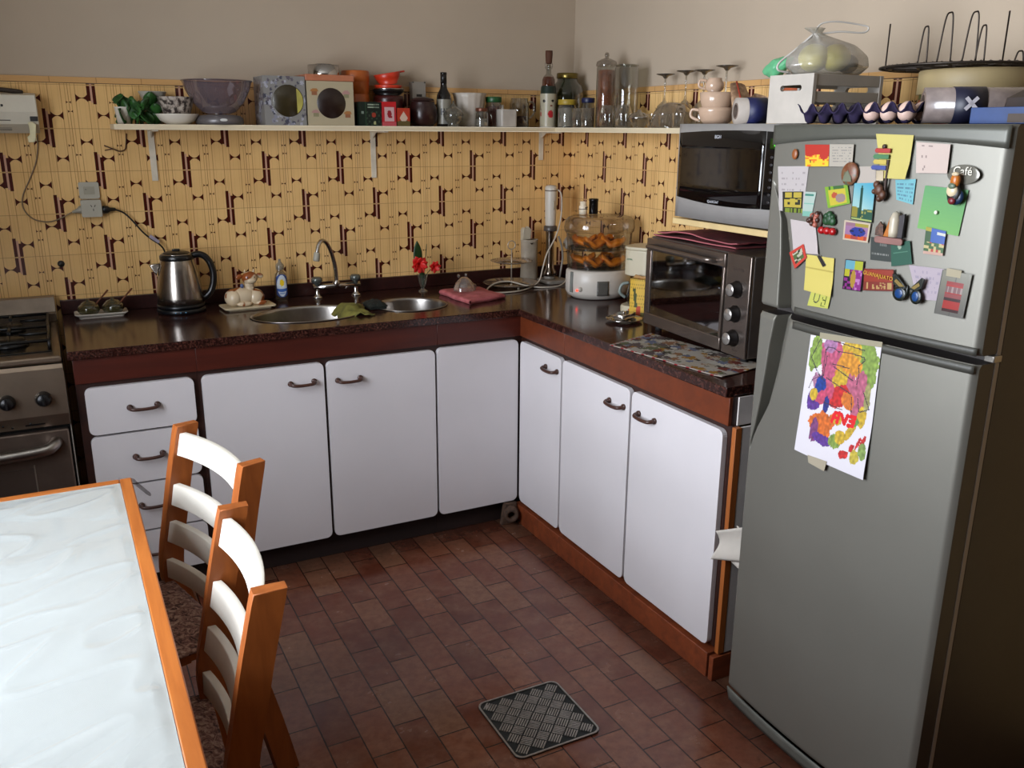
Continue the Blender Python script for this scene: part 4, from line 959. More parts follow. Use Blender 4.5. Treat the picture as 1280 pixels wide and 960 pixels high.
# food steamer
fs = thing('food_steamer', 'food steamer with white base and clear stacked tiers holding pumpkin', 'steamer', (-.180, -.545, W))
b = B(); b.lathe([(0, .006), (.105, .006), (.112, .0), (.116, .006), (.130, .012), (.141, .030), (.142, .070), (.140, .112), (.132, .120), (0, .121)], seg=56, sy=.86); sbase = obj('base', b, mat('steamer_white', (.76, .73, .69), .38, var=.01), fs)
stg = glass('steamer_plastic', (.93, .92, .90), .6, .04, .05, (.45, .40, .35))
stg2 = glass('steamer_plastic_dark', (.60, .62, .62), .6, .05, .22, (.16, .14, .12))
for k, (z0, z1, r0, r1, m_) in enumerate(((.122, .195, .134, .139, stg), (.198, .270, .136, .142, stg))):
    b = B(); b.lathe([(r0, z0), (r1, z1-.006), (r1+.004, z1)], seg=56, sy=.86); ti = obj('tier', b, m_, fs, norm=False)
    b = B(); b.lathe([(0, z0+.004), (r0-.002, z0+.004), (r0, z0+.010)], seg=40, sy=.86); obj('tray', b, stg2, ti, norm=False)
b = B(); b.lathe([(.1405, .271), (.150, .274), (.152, .29), (.148, .315), (.135, .330), (.11, .336), (0, .339)], seg=56, sy=.86); obj('lid', b, glass('lid_plastic', (.93, .91, .88), .6, .03, .09, (.5, .44, .38)), fs, norm=False)
F = -PI/2-.55
def on_base(u, z, r=.1425): a = F+u; return (r*math.cos(a), r*.865*math.sin(a), z)
b = B(); b.grid(lambda u, v: on_base(.02+.34*u, .022+.060*v, .144), 10, 6); obj('display', b, mat('lcd_grey', (.34, .33, .31), .3, .1, var=.05, vscale=60), sbase, solid=.002)
b = B(); b.ell(on_base(-.62, .040, .143), (.0045, .0045, .0045), 12, 8); obj('indicator', b, mat('red_led', (1, .18, .10), .4, var=0, emit=5), sbase)
b = B(); b.ell(on_base(-.50, .046, .141), (.010, .008, .010), 18, 10); obj('dial', b, mat('steamer_dial', (.68, .65, .61), .4), sbase)
b = B(); b.lathe([(.1425, .030), (.146, .03), (.146, .10), (.143, .104)], seg=6, a0=0); b.bm.clear()
b.prism([(-.008, 0), (.008, 0), (.006, .085), (-.006, .085)], -.004, .004, 'XZ', bev=.002)
obj('water_gauge', b, mat('gauge_plastic', (.45, .46, .44), .2), sbase, on_base(-.86, .030, .143), (0, 0, F-.86+PI/2))
org = mat('pumpkin_flesh', (.92, .50, .08), .5, var=.18, vscale=25); orr = mat('pumpkin_rind', (.55, .36, .16), .6, var=.2)
pk = [(-.055, -.045, 0, .3), (.030, -.060, 0, -.3), (.06, .03, 0, 1.2), (-.045, .05, 0, 2.6), (-.050, -.040, 1, .1), (.035, -.050, 1, -.5), (.055, .040, 1, 1.4), (-.04, .05, 1, 2.2)]
for k, (x, y, lv, a) in enumerate(pk):
    pz = W+(.133 if lv == 0 else .209)
    g = thing('pumpkin_piece', ('orange pumpkin wedge in the lower tier of the steamer' if lv == 0 else 'orange pumpkin wedge in the upper tier of the steamer, under the lid'), 'pumpkin', (-.180+x, -.545+y, pz), a, 'pumpkin wedges in the lower tier' if lv == 0 else 'pumpkin wedges in the upper tier')
    b = B(); b.grid(lambda u, v: (.050*(2*u-1), (.030*(2*v-1))*math.sin(PI*min(.97, max(.03, u)))**.5, .020+.022*(2*u-1)**2+.004*math.sin(12*u)-.012*(2*v-1)**2), 14, 8); obj('flesh', b, org, g, solid=.018)
    b = B(); b.grid(lambda u, v: (.051*(2*u-1), (.031*(2*v-1))*math.sin(PI*min(.97, max(.03, u)))**.5, .006+.022*(2*u-1)**2-.002*(2*v-1)**2), 14, 8); obj('rind', b, orr, g, solid=.002)
for nm, lab, x, y, m_, pr in (('salt_shaker', 'white salt shaker with a brown band on the steamer lid', -.238, -.505, mat('shaker_white', (.88, .82, .72), .35), [(0, 0), (.0165, 0), (.017, .014), (.0175, .03), (.0165, .034), (.0135, .037), (.0135, .052), (0, .054)]), ('pepper_shaker', 'black cylindrical pepper shaker on the steamer lid', -.188, -.505, mat('shaker_black', (.07, .065, .07), .25, .5, var=0), [(0, 0), (.0185, 0), (.019, .002), (.019, .052), (.020, .054), (.020, .062), (.018, .063), (0, .063)])):
    g = thing(nm, lab, 'shaker', (x, y, W+.3395)); b = B(); b.lathe(pr, seg=26); obj('shaker_body', b, m_, g)
    if 'salt' in nm:
        b = B(); torus_ring(b, (0, 0, .022), .0172, .0014); b.ell((.002, -.0180, .028), (.005, .0012, .004), 10, 6); b.ell((.010, -.015, .029), (.003, .0012, .003), 10, 6); obj('band', b, mat('brown_ring'), g)
# coffee maker
cf = thing('coffee_maker', 'small cream drip coffee maker between the steamer and the toaster oven', 'coffee maker', (-.195, -.890, W), math.radians(-62))
cfw = mat('coffee_white', (.74, .70, .60), .4, var=.01)
b = B(); b.prism(rrect(-.065, .065, -.080, .075, .03, 6), 0, .028, 'XY', bev=.006); obj('base', b, cfw, cf)
b = B(); b.box(-.052, .052, .030, .074, .0285, .142, .008); obj('column', b, cfw, cf)
b = B(); b.prism(rrect(-.062, .062, -.065, .076, .035, 8), .1425, .240, 'XY', bev=.005); obj('tank', b, cfw, cf)
b = B(); b.prism(rrect(-.064, .064, -.067, .078, .035, 8), .2405, .252, 'XY', bev=.004); obj('lid', b, cfw, cf)
b = B(); b.lathe([(0, .0290), (.040, .0290), (.050, .04), (.052, .07), (.044, .105), (.036, .118)], (0, -.026, 0), seg=28); cj = obj('jug', b, glass('jug_glass', (.30, .28, .27), .9, .03, .25, (.06, .05, .045)), cf, norm=False)
b = B(); b.tube(spline([(-.040, -.045, .112), (-.060, -.062, .105), (-.066, -.066, .075), (-.050, -.05, .055)], 5), .006, 8); obj('jug_handle', b, mat('pale_blue_grey', (.50, .54, .52), .4), cj)
b = B(); b.box(-.020, .020, -.0815, -.0802, .009, .018, .0005); obj('switch', b, mat('red_switch', (.60, .22, .18), .4, var=0), cf)
text('lettering', 'ATMA', mat('green_print', (.35, .50, .38), .5, var=0), cf, (-.03, -.0665, .205), FACE_MY, .009)
# yellow packet
yp = thing('food_packet', 'yellow food packet standing beside the coffee maker', 'packet', (-.262, -.962, W), math.radians(-60))
def pkt(u, v):
    x, y = u-.5, v
    if abs(x*1.0+.1-(.5-y)*.3) < .10 and .25 < y < .75: return (.25, .27, .10)
    if y < .3 and abs(x-.15) < .15: return (.70, .25, .12)
    if y < .12: return (.45, .40, .20)
    if (x*7+y*5) % 1 < .15: return (.62, .50, .16)
    return (.80, .64, .22)
b = B(); b.grid(lambda u, v: (-.030+.060*u, -.022-.004*math.sin(PI*u), .142*v), 14, 24, paint=pkt); b.grid(lambda u, v: (-.030+.060*u, .022, .142*v), 14, 24, paint=pkt)
for s in (-1, 1): b.grid(lambda u, v, s=s: (s*.030, -.022+.044*u, .142*v), 8, 24, paint=pkt)
for z in (0, .142): b.grid(lambda u, v, z=z: (-.030+.060*u, -.022+.044*v, z), 8, 8, paint=pkt)
obj('packet_body', b, painted('print_matt', .55), yp)
b = B(); b.prism([(-.028, .1425), (.028, .1425), (.024, .152), (.005, .150), (-.020, .155)], -.004, .004, 'XZ', bev=.001); obj('folded_top', b, mat('packet_top', (.62, .45, .2), .5), yp)
# metal butter dish
md_ = thing('lidded_dish', 'shiny silver dish with a cover in front of the coffee maker', 'dish', (-.368, -1.020, W), .45)
silv = mat('shiny_silver', (.78, .76, .74), .16, .95, var=.03, vscale=60)
b = B(); b.lathe([(0, .003), (.040, .003), (.05, .006), (.066, .010), (.067, .012)], seg=40, sy=1.0, sx=1.05); obj('plate', b, silv, md_, solid=.0015, norm=False)
b = B(); b.prism(rrect(-.045, .045, -.026, .026, .012, 5), .0085, .030, 'XY', bev=.009, seg=4); b.ell((0, 0, .033), (.010, .006, .005), 12, 8); obj('cover', b, silv, md_)
# floral oven mat
MQ = [(-.627, -1.318), (-.400, -1.235), (-.345, -1.745), (-.560, -1.790)]
rm = random.Random(3); blobs = [(rm.random(), rm.random(), .02+.07*rm.random(), rm.choice([(.55, .40, .18), (.40, .20, .17), (.36, .37, .44), (.24, .21, .19), (.36, .36, .27), (.62, .60, .56), (.66, .63, .58), (.50, .36, .26), (.34, .29, .28), (.60, .56, .50)])) for _ in range(230)]
def matp(u, v):
    if v > .955 or u < .02: return (.62, .58, .54) if int((u+v)*40) % 4 else (.55, .16, .18)
    for x, y, r, c in blobs:
        if ((u-x)*1.9)**2+(v-y)**2 < (r*1.05)**2*(1+.5*math.sin(7*math.atan2(v-y, u-x))): return c
    return (.60, .57, .53)
b = B()
def matf(u, v):
    u_, v_ = v, u  # u along the front, v back to front
    P0, P1, P2, P3 = [Vector((*q, 0)) for q in (MQ[1], MQ[2], MQ[3], MQ[0])]
    a = P0*(1-u)+P1*u; c = P3*(1-u)+P2*u; p = a*(1-v)+c*v
    hang = 0
    if p.x < -.612: hang = 0
    return (p.x, p.y, W+.0015+.0012*noise.noise(Vector((u*9, v*5, 1)))+.003*smoothstep(.93, 1, u)*math.sin(5*v)**2)
b.grid(matf, 110, 46, paint=matp); o = obj('printed_mat', b, painted('print_cloth', .9, .1), solid=.0015); tag(o, 'floral printed cloth mat on the worktop in front of the toaster oven', 'mat')
# maroon cloth on the oven
t = NT('maroon_cloth'); t.set(Roughness=.95); vv = t.coords(); t.link(t.ramp(t.noise(vv, 30, 4), [(.3, (.32, .10, .12)), (.7, (.47, .18, .19))]), t.b.inputs['Base Color']); mar = t.mat
mc = thing('folded_cloth', 'folded maroon cloth with a pink hem on top of the toaster oven', 'cloth', (-.225, -1.365, W+.3255), math.radians(-3.6))
for k, (dz, sx_, sy_, ox) in enumerate(((.003, .140, .205, 0), (.012, .132, .198, .004))):
    def cf_(u, v, dz=dz, sx_=sx_, sy_=sy_, ox=ox, k=k):
        x = ox+sx_*(2*v-1)*(.85+.15*math.sin(3*u+1)); y = sy_*(1-2*u)
        return (x, y, dz+(.012+.008*k)*math.exp(-((u-.42)/.22)**2)*(.4+.6*v)+.003*noise.noise(Vector((u*6, v*5, k*3+1)))*(1 if k else .3)+.006*k*math.sin(4*u)**2)
    b = B(); b.grid(cf_, 36, 24); obj('fold', b, mar, mc, solid=.004)
    b = B(); b.tube([Vector(cf_(u/30, 0))+Vector((-.001, 0, .001)) for u in range(31)], .0022, 6); obj('hem', b, mat('pink_hem', (.66, .36, .38), .9), mc)
# cloth caught between cabinet and fridge
b = B()
b.grid(lambda u, v: (-.640+.045*u+.010*math.sin(5*v), -1.905-.085*u-.010*math.sin(PI*v), .500-.085*v+.040*u-.020*u*v), 12, 12); b.grid(lambda u, v: (-.600+.012*math.sin(4*v), -1.945-.048*u, .525-.11*v-.01*u), 8, 12)
bmesh.ops.remove_doubles(b.bm, verts=b.bm.verts, dist=.0003)
o = obj('white_cloth', b, mat('white_rag', (.72, .69, .65), .9, var=.03, bump=.1), solid=.003); tag(o, 'white cloth hanging in the gap between the cabinets and the fridge', 'cloth')
# ================================================================ things on the long shelf, left to right
SZ = 1.5935
def lathe_thing(name, label, cat, x, y, z, prof, m, part='body', seg=28, group=None, solid=0, norm=True, **k):
    g = thing(name, label, cat, (x, y, z), 0, group)
    b = B(); b.lathe(prof, seg=seg, **k); obj(part, b, m, g, solid=solid, norm=norm); return g
def part_lathe(g, name, prof, m, seg=28, solid=0, norm=True, c=(0, 0, 0), **k):
    b = B(); b.lathe(prof, c, seg=seg, **k); return obj(name, b, m, g, solid=solid, norm=norm)
plg = mat('plant_green', (.15, .30, .12), .45, var=.3, vscale=30)
pp = lathe_thing('potted_plant', 'small trailing plant in a white pot at the left end of the long shelf', 'plant', -1.925, -.11, SZ, [(0, 0), (.022, 0), (.028, .055), (.030, .058), (.027, .058), (.026, .05), (0, .05)], white_c, 'pot')
rp = random.Random(5)
for k in range(34):
    px_, py_, pz_ = (.0+.125*rp.random()-.012, -.035+.06*rp.random(), .012+.075*rp.random())
    if k % 5 == 0: pz_ = .02
    b = B(); R_ = .017+.008*rp.random(); A = Matrix.Translation((px_, py_, pz_)) @ Matrix.Rotation(rp.random()*6, 4, 'Z') @ Matrix.Rotation(.6+rp.random()*.9, 4, 'X')
    b.at(A).grid(lambda u, v, R_=R_: (R_*(2*u-1)*math.sin(PI*min(.98, v+.02))**.7, R_*(2*v-1)*1.1, .004*(2*u-1)**2*2), 4, 6); obj('leaf', b, plg, pp, solid=.0006)
b = B()
for q in ((.03, .0, .07), (.07, -.01, .05), (.10, 0, .04), (.05, .01, .03)): b.tube(spline([(0, 0, .05), (q[0]*.5, q[1], q[2]+.02), q], 4), .0015, 6)
obj('stem', b, plg, pp)
g = lathe_thing('dish', 'shallow white dish with a patterned bowl on it, right of the plant', 'dish', -1.745, -.125, SZ, [(0, .003), (.035, .003), (.037, 0), (.040, .003), (.060, .014), (.073, .034), (.074, .036)], white_c, norm=False, solid=.003)
t = NT('speckled_pattern'); t.set(Roughness=.35); vv = t.coords(); t.link(t.ramp(t.noise(vv, 60, 3, .6), [(.42, (.20, .16, .15)), (.55, (.66, .61, .56)), (.75, (.78, .74, .68))]), t.b.inputs['Base Color']); spk = t.mat
g = lathe_thing('patterned_bowl', 'grey and white patterned bowl standing in the shallow white dish', 'bowl', -1.745, -.125, SZ+.0065, [(0, .003), (.030, .003), (.045, .03), (.062, .085), (.064, .088)], spk, norm=False, solid=.003)
g = lathe_thing('white_bowl', 'white oval bowl at the wall behind the plant', 'bowl', -1.815, -.052, SZ, [(0, .003), (.026, .003), (.028, .06), (.036, .088), (.047, .112), (.048, .114)], mat('pale_bowl', (.62, .60, .55), .4), norm=False, solid=.003)
kb_ = lathe_thing('kitchen_scale', 'round grey kitchen scale base under the large smoky bowl', 'scale', -1.598, -.130, SZ, [(0, 0), (.080, 0), (.086, .006), (.084, .022), (.074, .032), (.04, .036), (0, .036)], mat('scale_grey', (.40, .38, .38), .35, .3), 'body', 36)
b = B(); b.ell((-.0, -.083, .016), (.014, .003, .006), 14, 8); obj('dial', b, mat('dial_white', (.8, .8, .78), .3), kb_)
pb = lathe_thing('glass_bowl', 'large smoky purple glass bowl on the round grey base', 'bowl', -1.598, -.130, SZ+.0363, [(0, .002), (.040, .002), (.062, .010), (.090, .040), (.113, .085), (.123, .116), (.125, .118)], glass('smoky_glass', (.80, .76, .79), .95, .05, .26, (.50, .45, .48)), norm=False, solid=0, seg=48)
part_lathe(pb, 'rim', [(.1235, .1145), (.127, .117), (.1235, .120)], glass('smoky_rim', (.7, .64, .68), .95, .05, .3, (.34, .30, .33)), 48, norm=False)
def tin(name, label, x0, x1, h, facef, lid=None, lidc=None):
    g = thing(name, label, 'tin', ((x0+x1)/2, -.105, SZ)); w = (x1-x0)/2; d = .083; b = B()
    pm = painted('print_gloss', .35)
    b.grid(lambda u, v: (-w+2*w*u, -d, h*(1-v)), 60, 60, False, paint=facef)
    for s in (-1, 1): b.grid(lambda u, v, s=s: (s*w, -d+2*d*u, h*(1-v)), 24, 30, False, paint=lambda u, v: facef(u*.5, v, True))
    b.grid(lambda u, v: (-w+2*w*u, d, h*(1-v)), 4, 4, False, paint=lambda u, v: facef(u, v, True))
    for z in (0, h): b.grid(lambda u, v, z=z: (-w+2*w*u, -d+2*d*v, z), 4, 4, False, paint=lambda u, v: facef(.02, .02, True))
    bmesh.ops.remove_doubles(b.bm, verts=b.bm.verts, dist=.0001)
    obj('body', b, pm, g)
    if lid: b = B(); b.box(-w-.004, w+.004, -d-.004, d+.004, h+.0005, h+lid, .003); obj('lid', b, lidc, g)
    return g, d
rt = random.Random(11); fl_ = [(rt.random(), rt.random(), .02+.05*rt.random(), rt.choice([(.62, .62, .66), (.26, .26, .31), (.50, .50, .55), (.36, .33, .36)])) for _ in range(110)]
def silverf(u, v, side=False):
    for x, y, r, c in fl_:
        if (u-x)**2+(v-y)**2 < (r*.75)**2*(1+.4*math.sin(6*math.atan2(v-y, u-x))) and (side or (u-.5)**2+(v-.5)**2 > .11): return c
    return (.50, .49, .475)
g, d = tin('storage_tin', 'silver floral square tin with a round window, right of the smoky bowl', -1.444, -1.288, .176, silverf)
b = B(); b.at(Matrix.Translation((.012, -d-.0005, .088)) @ Matrix.Rotation(PI/2, 4, 'X')).lathe([(0, .002), (.056, .002), (.058, 0)], seg=40); wn = obj('window', b, mat('olive_window', (.19, .16, .09), .25, var=.12), g)
b = B(); n = 20; pts = [(.012+.055*math.cos(a), .088+.055*math.sin(a)) for a in [(-.95+1.9*k/n) for k in range(n+1)]]
b.prism(pts, -d-.0033, -d-.0026, 'XZ'); obj('contents', b, mat('lime_contents', (.66, .62, .30), .5), wn)
def cakef(u, v, side=False):
    if not side:
        for cx, cy, k in ((.16, .24, 0), (.84, .28, 1), (.17, .72, 1), (.86, .74, 0)):
            x, y = (u-cx)*10, (v-cy)*10
            if abs(x) < .75-.15*(y > 0) and 0 < y < .8: return (.55, .36, .25) if not k else (.52, .50, .38)
            if x*x+(y*1.1)**2 < .75 and y <= 0: return (.62, .42, .24) if not k else (.66, .50, .48)
    return (.66, .61, .50)
g, d = tin('storage_tin', 'cream cupcake-print tin with a peach lid and a round dark window', -1.282, -1.100, .162, cakef, .024, mat('peach_lid', (.68, .42, .30), .4))
b = B(); b.at(Matrix.Translation((.002, -d-.0005, .082)) @ Matrix.Rotation(PI/2, 4, 'X')).lathe([(0, .002), (.054, .002), (.056, 0)], seg=40); obj('window', b, mat('brown_window', (.13, .075, .055), .3, var=.1), g)
sr = lathe_thing('cake_ring', 'shiny steel rings standing on the peach-lidded tin', 'cake ring', -1.190, -.105, SZ+.1865, [(.058, 0), (.058, .038), (.0595, .038), (.0595, 0)], chrome, 'ring', 40, norm=True)
part_lathe(sr, 'ring', [(.030, 0), (.030, .042), (.0315, .042), (.0315, 0)], chrome, 36); part_lathe(sr, 'ring', [(.016, .0), (.016, .038), (.0175, .038), (.0175, 0)], chrome, 30, c=(-.0, 0, 0))
orc = mat('orange_plastic', (.70, .36, .13), .35, var=.03)
for k, (x, y, h, lab) in enumerate(((-1.048, -.058, .208, 'orange canister behind the dark green tea box'), (-1.135, -.0, .0, ''))):
    if not lab: continue
    g = lathe_thing('canister', lab, 'canister', x, y, SZ, [(0, 0), (.050, 0), (.053, .004), (.053, .118), (.0515, .120), (.0515, .123), (.053, .125), (.053, h-.004), (.050, h), (0, h)], orc)
    part_lathe(g, 'lid', [(.054, h-.040), (.055, h-.038), (.055, h), (.052, h+.003), (0, h+.003)], orc)
def tea(name, label, x0, x1, h, f, y=-.195, dep=.065, cat='tea box'):
    g = thing(name, label, cat, ((x0+x1)/2, y+dep/2, SZ)); w = (x1-x0)/2; d = dep/2; b = B()
    b.grid(lambda u, v: (-w+2*w*u, -d, h*(1-v)), 28, 36, False, paint=f)
    for s in (-1, 1): b.grid(lambda u, v, s=s: (s*w, -d+2*d*u, h*(1-v)), 6, 12, False, paint=lambda u, v: f(.02, v))
    b.grid(lambda u, v: (-w+2*w*u, d, h*(1-v)), 6, 6, False, paint=lambda u, v: f(.02, v))
    for z in (0, h): b.grid(lambda u, v, z=z: (-w+2*w*u, -d+2*d*v, z), 4, 4, False, paint=lambda u, v: f(.02, .02))
    bmesh.ops.remove_doubles(b.bm, verts=b.bm.verts, dist=.0001)
    obj('carton', b, painted('print_gloss', .35), g); return g, -d
def f_green(u, v):
    if u < .30: return (.07, .12, .09) if not (v > .38 and v < .5 and .1 < u < .2) else (.45, .5, .45)
    if u < .33: return (.16, .26, .18)
    if .07 < v < .26 and .38 < u < .92 and (v < .14 or v > .19): return (.55, .60, .52) if int(u*40) % 3 else (.08, .12, .09)
    if (u-.66)**2+(v-.55)**2 < .010: return (.55, .20, .14)
    if (u-.70)**2*2+(v-.88)**2 < .006: return (.60, .60, .42)
    if v > .4 and math.sin(u*30)*math.sin(v*25) > .5: return (.20, .26, .20)
    return (.08, .115, .09)
tea('tea_box', 'dark green tea box right of the cupcake tin', -1.083, -.992, .090, f_green)
def f_red(u, v):
    if .18 < u < .86 and .22 < v < .80:
        if (u-.52)**2+(v-.5)**2 < .022 or (abs(u-.6) < .12 and abs(v-.62) < .05): return (.55, .12, .16)
        return (.76, .62, .62)
    if v < .18: return (.72, .12, .14)
    return (.66, .13, .16) if v < .82 else (.70, .30, .32)
tea('tea_box', 'taller red and pink tea box right of the dark green one', -.989, -.930, .092, f_red)
def f_rg(u, v):
    if abs(u-.5)+abs(v-.55)*.9 < .33 and v < .72: return (.78, .68, .60)
    if v > .62+.25*abs(u-.5): return (.35, .30, .16)
    return (.66, .20, .12)
tea('tea_box', 'small red and green tea box in front of the maroon pot', -.925, -.872, .069, f_rg)
rd = mat('maroon_glaze', (.22, .055, .05), .3, var=.1); rd2 = mat('orange_red_plastic', (.76, .20, .10), .35, var=.06); dk2 = mat('dark_bowl', (.075, .07, .07), .3, .2)
mp_ = lathe_thing('pot', 'maroon pot behind the red tea boxes, with bowls stacked on it', 'pot', -.915, -.068, SZ, [(0, 0), (.052, 0), (.060, .02), (.062, .105), (.060, .118), (0, .118)], rd)
g = lathe_thing('dark_bowl', 'black bowl with a steel rim on top of the maroon pot', 'bowl', -.915, -.068, SZ+.1183, [(0, .002), (.045, .002), (.058, .014), (.064, .027)], dk2, norm=False, solid=.002)
part_lathe(g, 'rim', [(.0635, .024), (.0655, .026), (.0635, .028)], chrome, norm=False)
g = lathe_thing('red_bowl', 'orange-red bowl sitting level in the black bowl', 'bowl', -.915, -.068, SZ+.1226, [(0, .002), (.035, .002), (.050, .025), (.056, .036)], rd2, norm=False, solid=.003)
g = lathe_thing('red_bowl', 'orange-red bowl with a handle tipped on top of the stack', 'bowl', -.912, -.070, SZ+.160, [(0, .002), (.033, .002), (.046, .026), (.054, .046)], rd2, norm=False, solid=.003); g.rotation_euler = (0, -.17, 0)
b = B(); b.box(.046, .074, -.012, .012, .040, .047, .002); obj('handle', b, rd2, g)
brp = mat('brown_glaze', (.16, .07, .065), .3, var=.1)
bp_ = lathe_thing('brown_pot', 'round dark brown pot left of the wine bottle', 'pot', -.785, -.115, SZ, [(0, 0), (.040, 0), (.056, .015), (.060, .045), (.056, .075), (.048, .092), (.049, .098), (0, .100)], brp)
part_lathe(bp_, 'lid', [(.050, .1005), (.046, .108), (.02, .115), (0, .116)], brp)
g, d_ = tea('printed_carton', 'tall white carton with black print at the wall behind the brown pot', -.800, -.742, .178, lambda u, v: (.12, .11, .10) if (.33 > v > .28 and .3 < u < .7) or (v > .50 and v < .58 and (math.sin(u*28) > -.2)) or (v < .04 and (u < .12 or u > .88)) else ((.52, .49, .45) if v < .58 else (.30, .12, .09)), y=-.045, dep=.04, cat='carton')
wb = lathe_thing('wine_bottle', 'small dark wine bottle with a white label', 'bottle', -.690, -.115, SZ, [(0, 0), (.029, 0), (.031, .004), (.031, .105), (.028, .125), (.015, .150), (.0125, .165), (.0125, .205), (.0135, .207), (.0135, .214), (0, .214)], mat('bottle_black', (.035, .025, .025), .12, 0, var=0), 'glass_body')
def winef(u, v):
    x, y = u, v
    if .35 < y < .62 and (.28 < x < .36 or .44 < x < .50 or .58 < x < .66 or (.36 < x < .6 and .45 < y < .52)): return (.10, .09, .09)
    if (x-.6)**2+(y-.85)**2 < .03: return (.45, .44, .42)
    return (.50, .48, .43)
b = B(); b.grid(lambda u, v: (.0316*math.cos(-PI/2-1.2+2.4*u-.3), .0316*math.sin(-PI/2-1.2+2.4*u-.3), .108-.098*v), 30, 30, paint=winef); obj('label', b, painted('print_gloss'), wb)
b = B(); b.cyl(.0130, .170, .2135, seg=20); obj('capsule', b, mat('capsule_dark', (.06, .045, .04), .4), wb)
gl2 = glass('frosted_onion', (.74, .74, .70), .95, .08, .35, (.45, .43, .38))
g = lathe_thing('sugar_pot', 'onion-shaped frosted glass pot in front of the wine bottle', 'pot', -.668, -.162, SZ, [(0, .0), (.024, 0), (.026, .006), (.022, .010), (.038, .026), (.043, .046), (.038, .062), (.022, .074), (.012, .080)], gl2, norm=False)
part_lathe(g, 'lid', [(.013, .080), (.008, .086), (.004, .094), (.003, .102), (0, .103)], gl2, 18, norm=False)
rb = B(); sg = 60
ribs = [[rb._v(((r*(1+.018*math.cos(15*2*PI*k/sg)))*math.cos(2*PI*k/sg), (r*(1+.018*math.cos(15*2*PI*k/sg)))*math.sin(2*PI*k/sg), z)) for k in range(sg)] for r, z in ((.001, .002), (.050, .002), (.058, .06), (.066, .120), (.072, .136))]
for a, c in zip(ribs, ribs[1:]):
    for k in range(sg): rb._f([a[k], a[(k+1) % sg], c[(k+1) % sg], c[k]], True)
g = thing('plastic_tub', 'white ribbed plastic tub behind the small spice jar', 'tub', (-.560, -.085, SZ)); obj('tub_body', rb, mat('tub_white', (.70, .66, .61), .45, var=.02), g, solid=.002, norm=False)
jar_g = glass('jar_glass', (.86, .86, .83), .95, .03, .10, (.40, .38, .35))
def jar(name, label, x, y, r, h, lidm, lidh, fill=None, fh=.6, lr=1.0, z=SZ, seg=28, gm=None, neck=.8, cat='jar', group=None):
    g = thing(name, label, cat, (x, y, z), 0, group)
    if fill:
        b = B(); b.lathe([(0, .003), (r*.93, .003), (r*.95, .008), (r*.95, h*fh), (r*.5, h*fh+.004), (0, h*fh+.005)], seg=seg); obj('contents', b, fill, g)
    b = B(); b.lathe([(0, 0), (r*.94, 0), (r, .006), (r, h*neck), (r*.9, h*neck+h*.08), (r*.86, h-.001)], seg=seg); obj('glass_body', b, gm or jar_g, g, norm=False)
    if lidm:
        b = B(); b.lathe([(r*.9*lr, h-lidh*.3), (r*.92*lr, h-lidh*.3+.001), (r*.92*lr, h+lidh*.7-.002), (r*.88*lr, h+lidh*.7), (0, h+lidh*.7)], seg=seg); obj('lid', b, lidm, g)
    return g
jar('spice_jar', 'small glass jar with a copper lid and white contents, in front of the white tub', -.542, -.168, .028, .066, mat('copper_lid', (.42, .24, .16), .35, .4), .014, mat('grey_white_powder', (.62, .60, .58), .9), .45)
jar('sauce_jar', 'glass jar with a green lid and red contents behind the white canister', -.455, -.105, .036, .108, mat('green_lid', (.07, .28, .12), .4), .022, mat('red_contents', (.36, .10, .09), .6), .75, 1.05)
g = thing('white_canister', 'square white canister with a silver pourer on the front edge of the shelf', 'canister', (-.420, -.158, SZ)); b = B(); b.prism(rrect(-.038, .038, -.030, .030, .010), 0, .072, 'XY', bev=.004); obj('canister_body', b, mat('canister_white', (.68, .65, .61), .45), g)
part_lathe(g, 'pourer', [(.008, .0722), (.007, .075), (.0065, .090), (0, .091)], chrome, 16, c=(-.020, 0, 0))
g = jar('glass_jug', 'clear glass jug left of the white bottle with a face', -.330, -.105, .042, .122, None, 0, mat('dull_red_contents', (.30, .17, .15), .7), .35, cat='jug')
b = B(); b.tube(spline([(.040, -.01, .105), (.062, -.014, .10), (.064, -.014, .06), (.042, -.01, .035)], 5), .005, 8); obj('handle', b, jar_g, g)
# painted bottle
g = thing('painted_bottle', 'cream bottle painted with a face and red cheeks, cork stopper above', 'bottle', (-.212, -.150, SZ))
def facef(u, v):
    x, y = u, v
    if (x-.42)**2*6+(y-.22)**2*3 < .006 or (x-.60)**2*6+(y-.22)**2*3 < .006: return (.10, .08, .07)
    if (x-.56)**2*4+(y-.62)**2 < .013: return (.66, .14, .16)
    if (x-.33)**2*8+(y-.62)**2*2 < .010: return (.62, .30, .24)
    if (x-.57)**2*9+(y-.36)**2*9 < .006: return (.42, .16, .12)
    if abs((x-.30)-(y-.4)*.25) < .03 and .25 < y < .5: return (.45, .40, .32)
    return (.66, .63, .54)
b = B(); b.grid(lambda u, v: (.0355*math.cos(-PI/2+2*PI*(u-.5)-.55), .0355*math.sin(-PI/2+2*PI*(u-.5)-.55), .140-.137*v), 64, 44, paint=facef); b.lathe([(.0355, .003), (.032, 0), (0, 0)], seg=64)
L_ = b.bm.loops.layers.float_color.get('paint')
for f_ in b.bm.faces:
    for lp in f_.loops:
        if lp[L_][3] == 0: lp[L_] = lin((.66, .63, .54))
obj('painted_body', b, painted('print_gloss'), g)
part_lathe(g, 'collar', [(.0355, .140), (.0345, .142), (.0325, .166), (.030, .172)], mat('dark_green_band', (.05, .13, .09), .4), norm=False)
part_lathe(g, 'neck', [(.028, .172), (.027, .198), (.022, .210)], glass('amber_glass', (.60, .36, .20), .9, .05, .45, (.36, .18, .10)), norm=False)
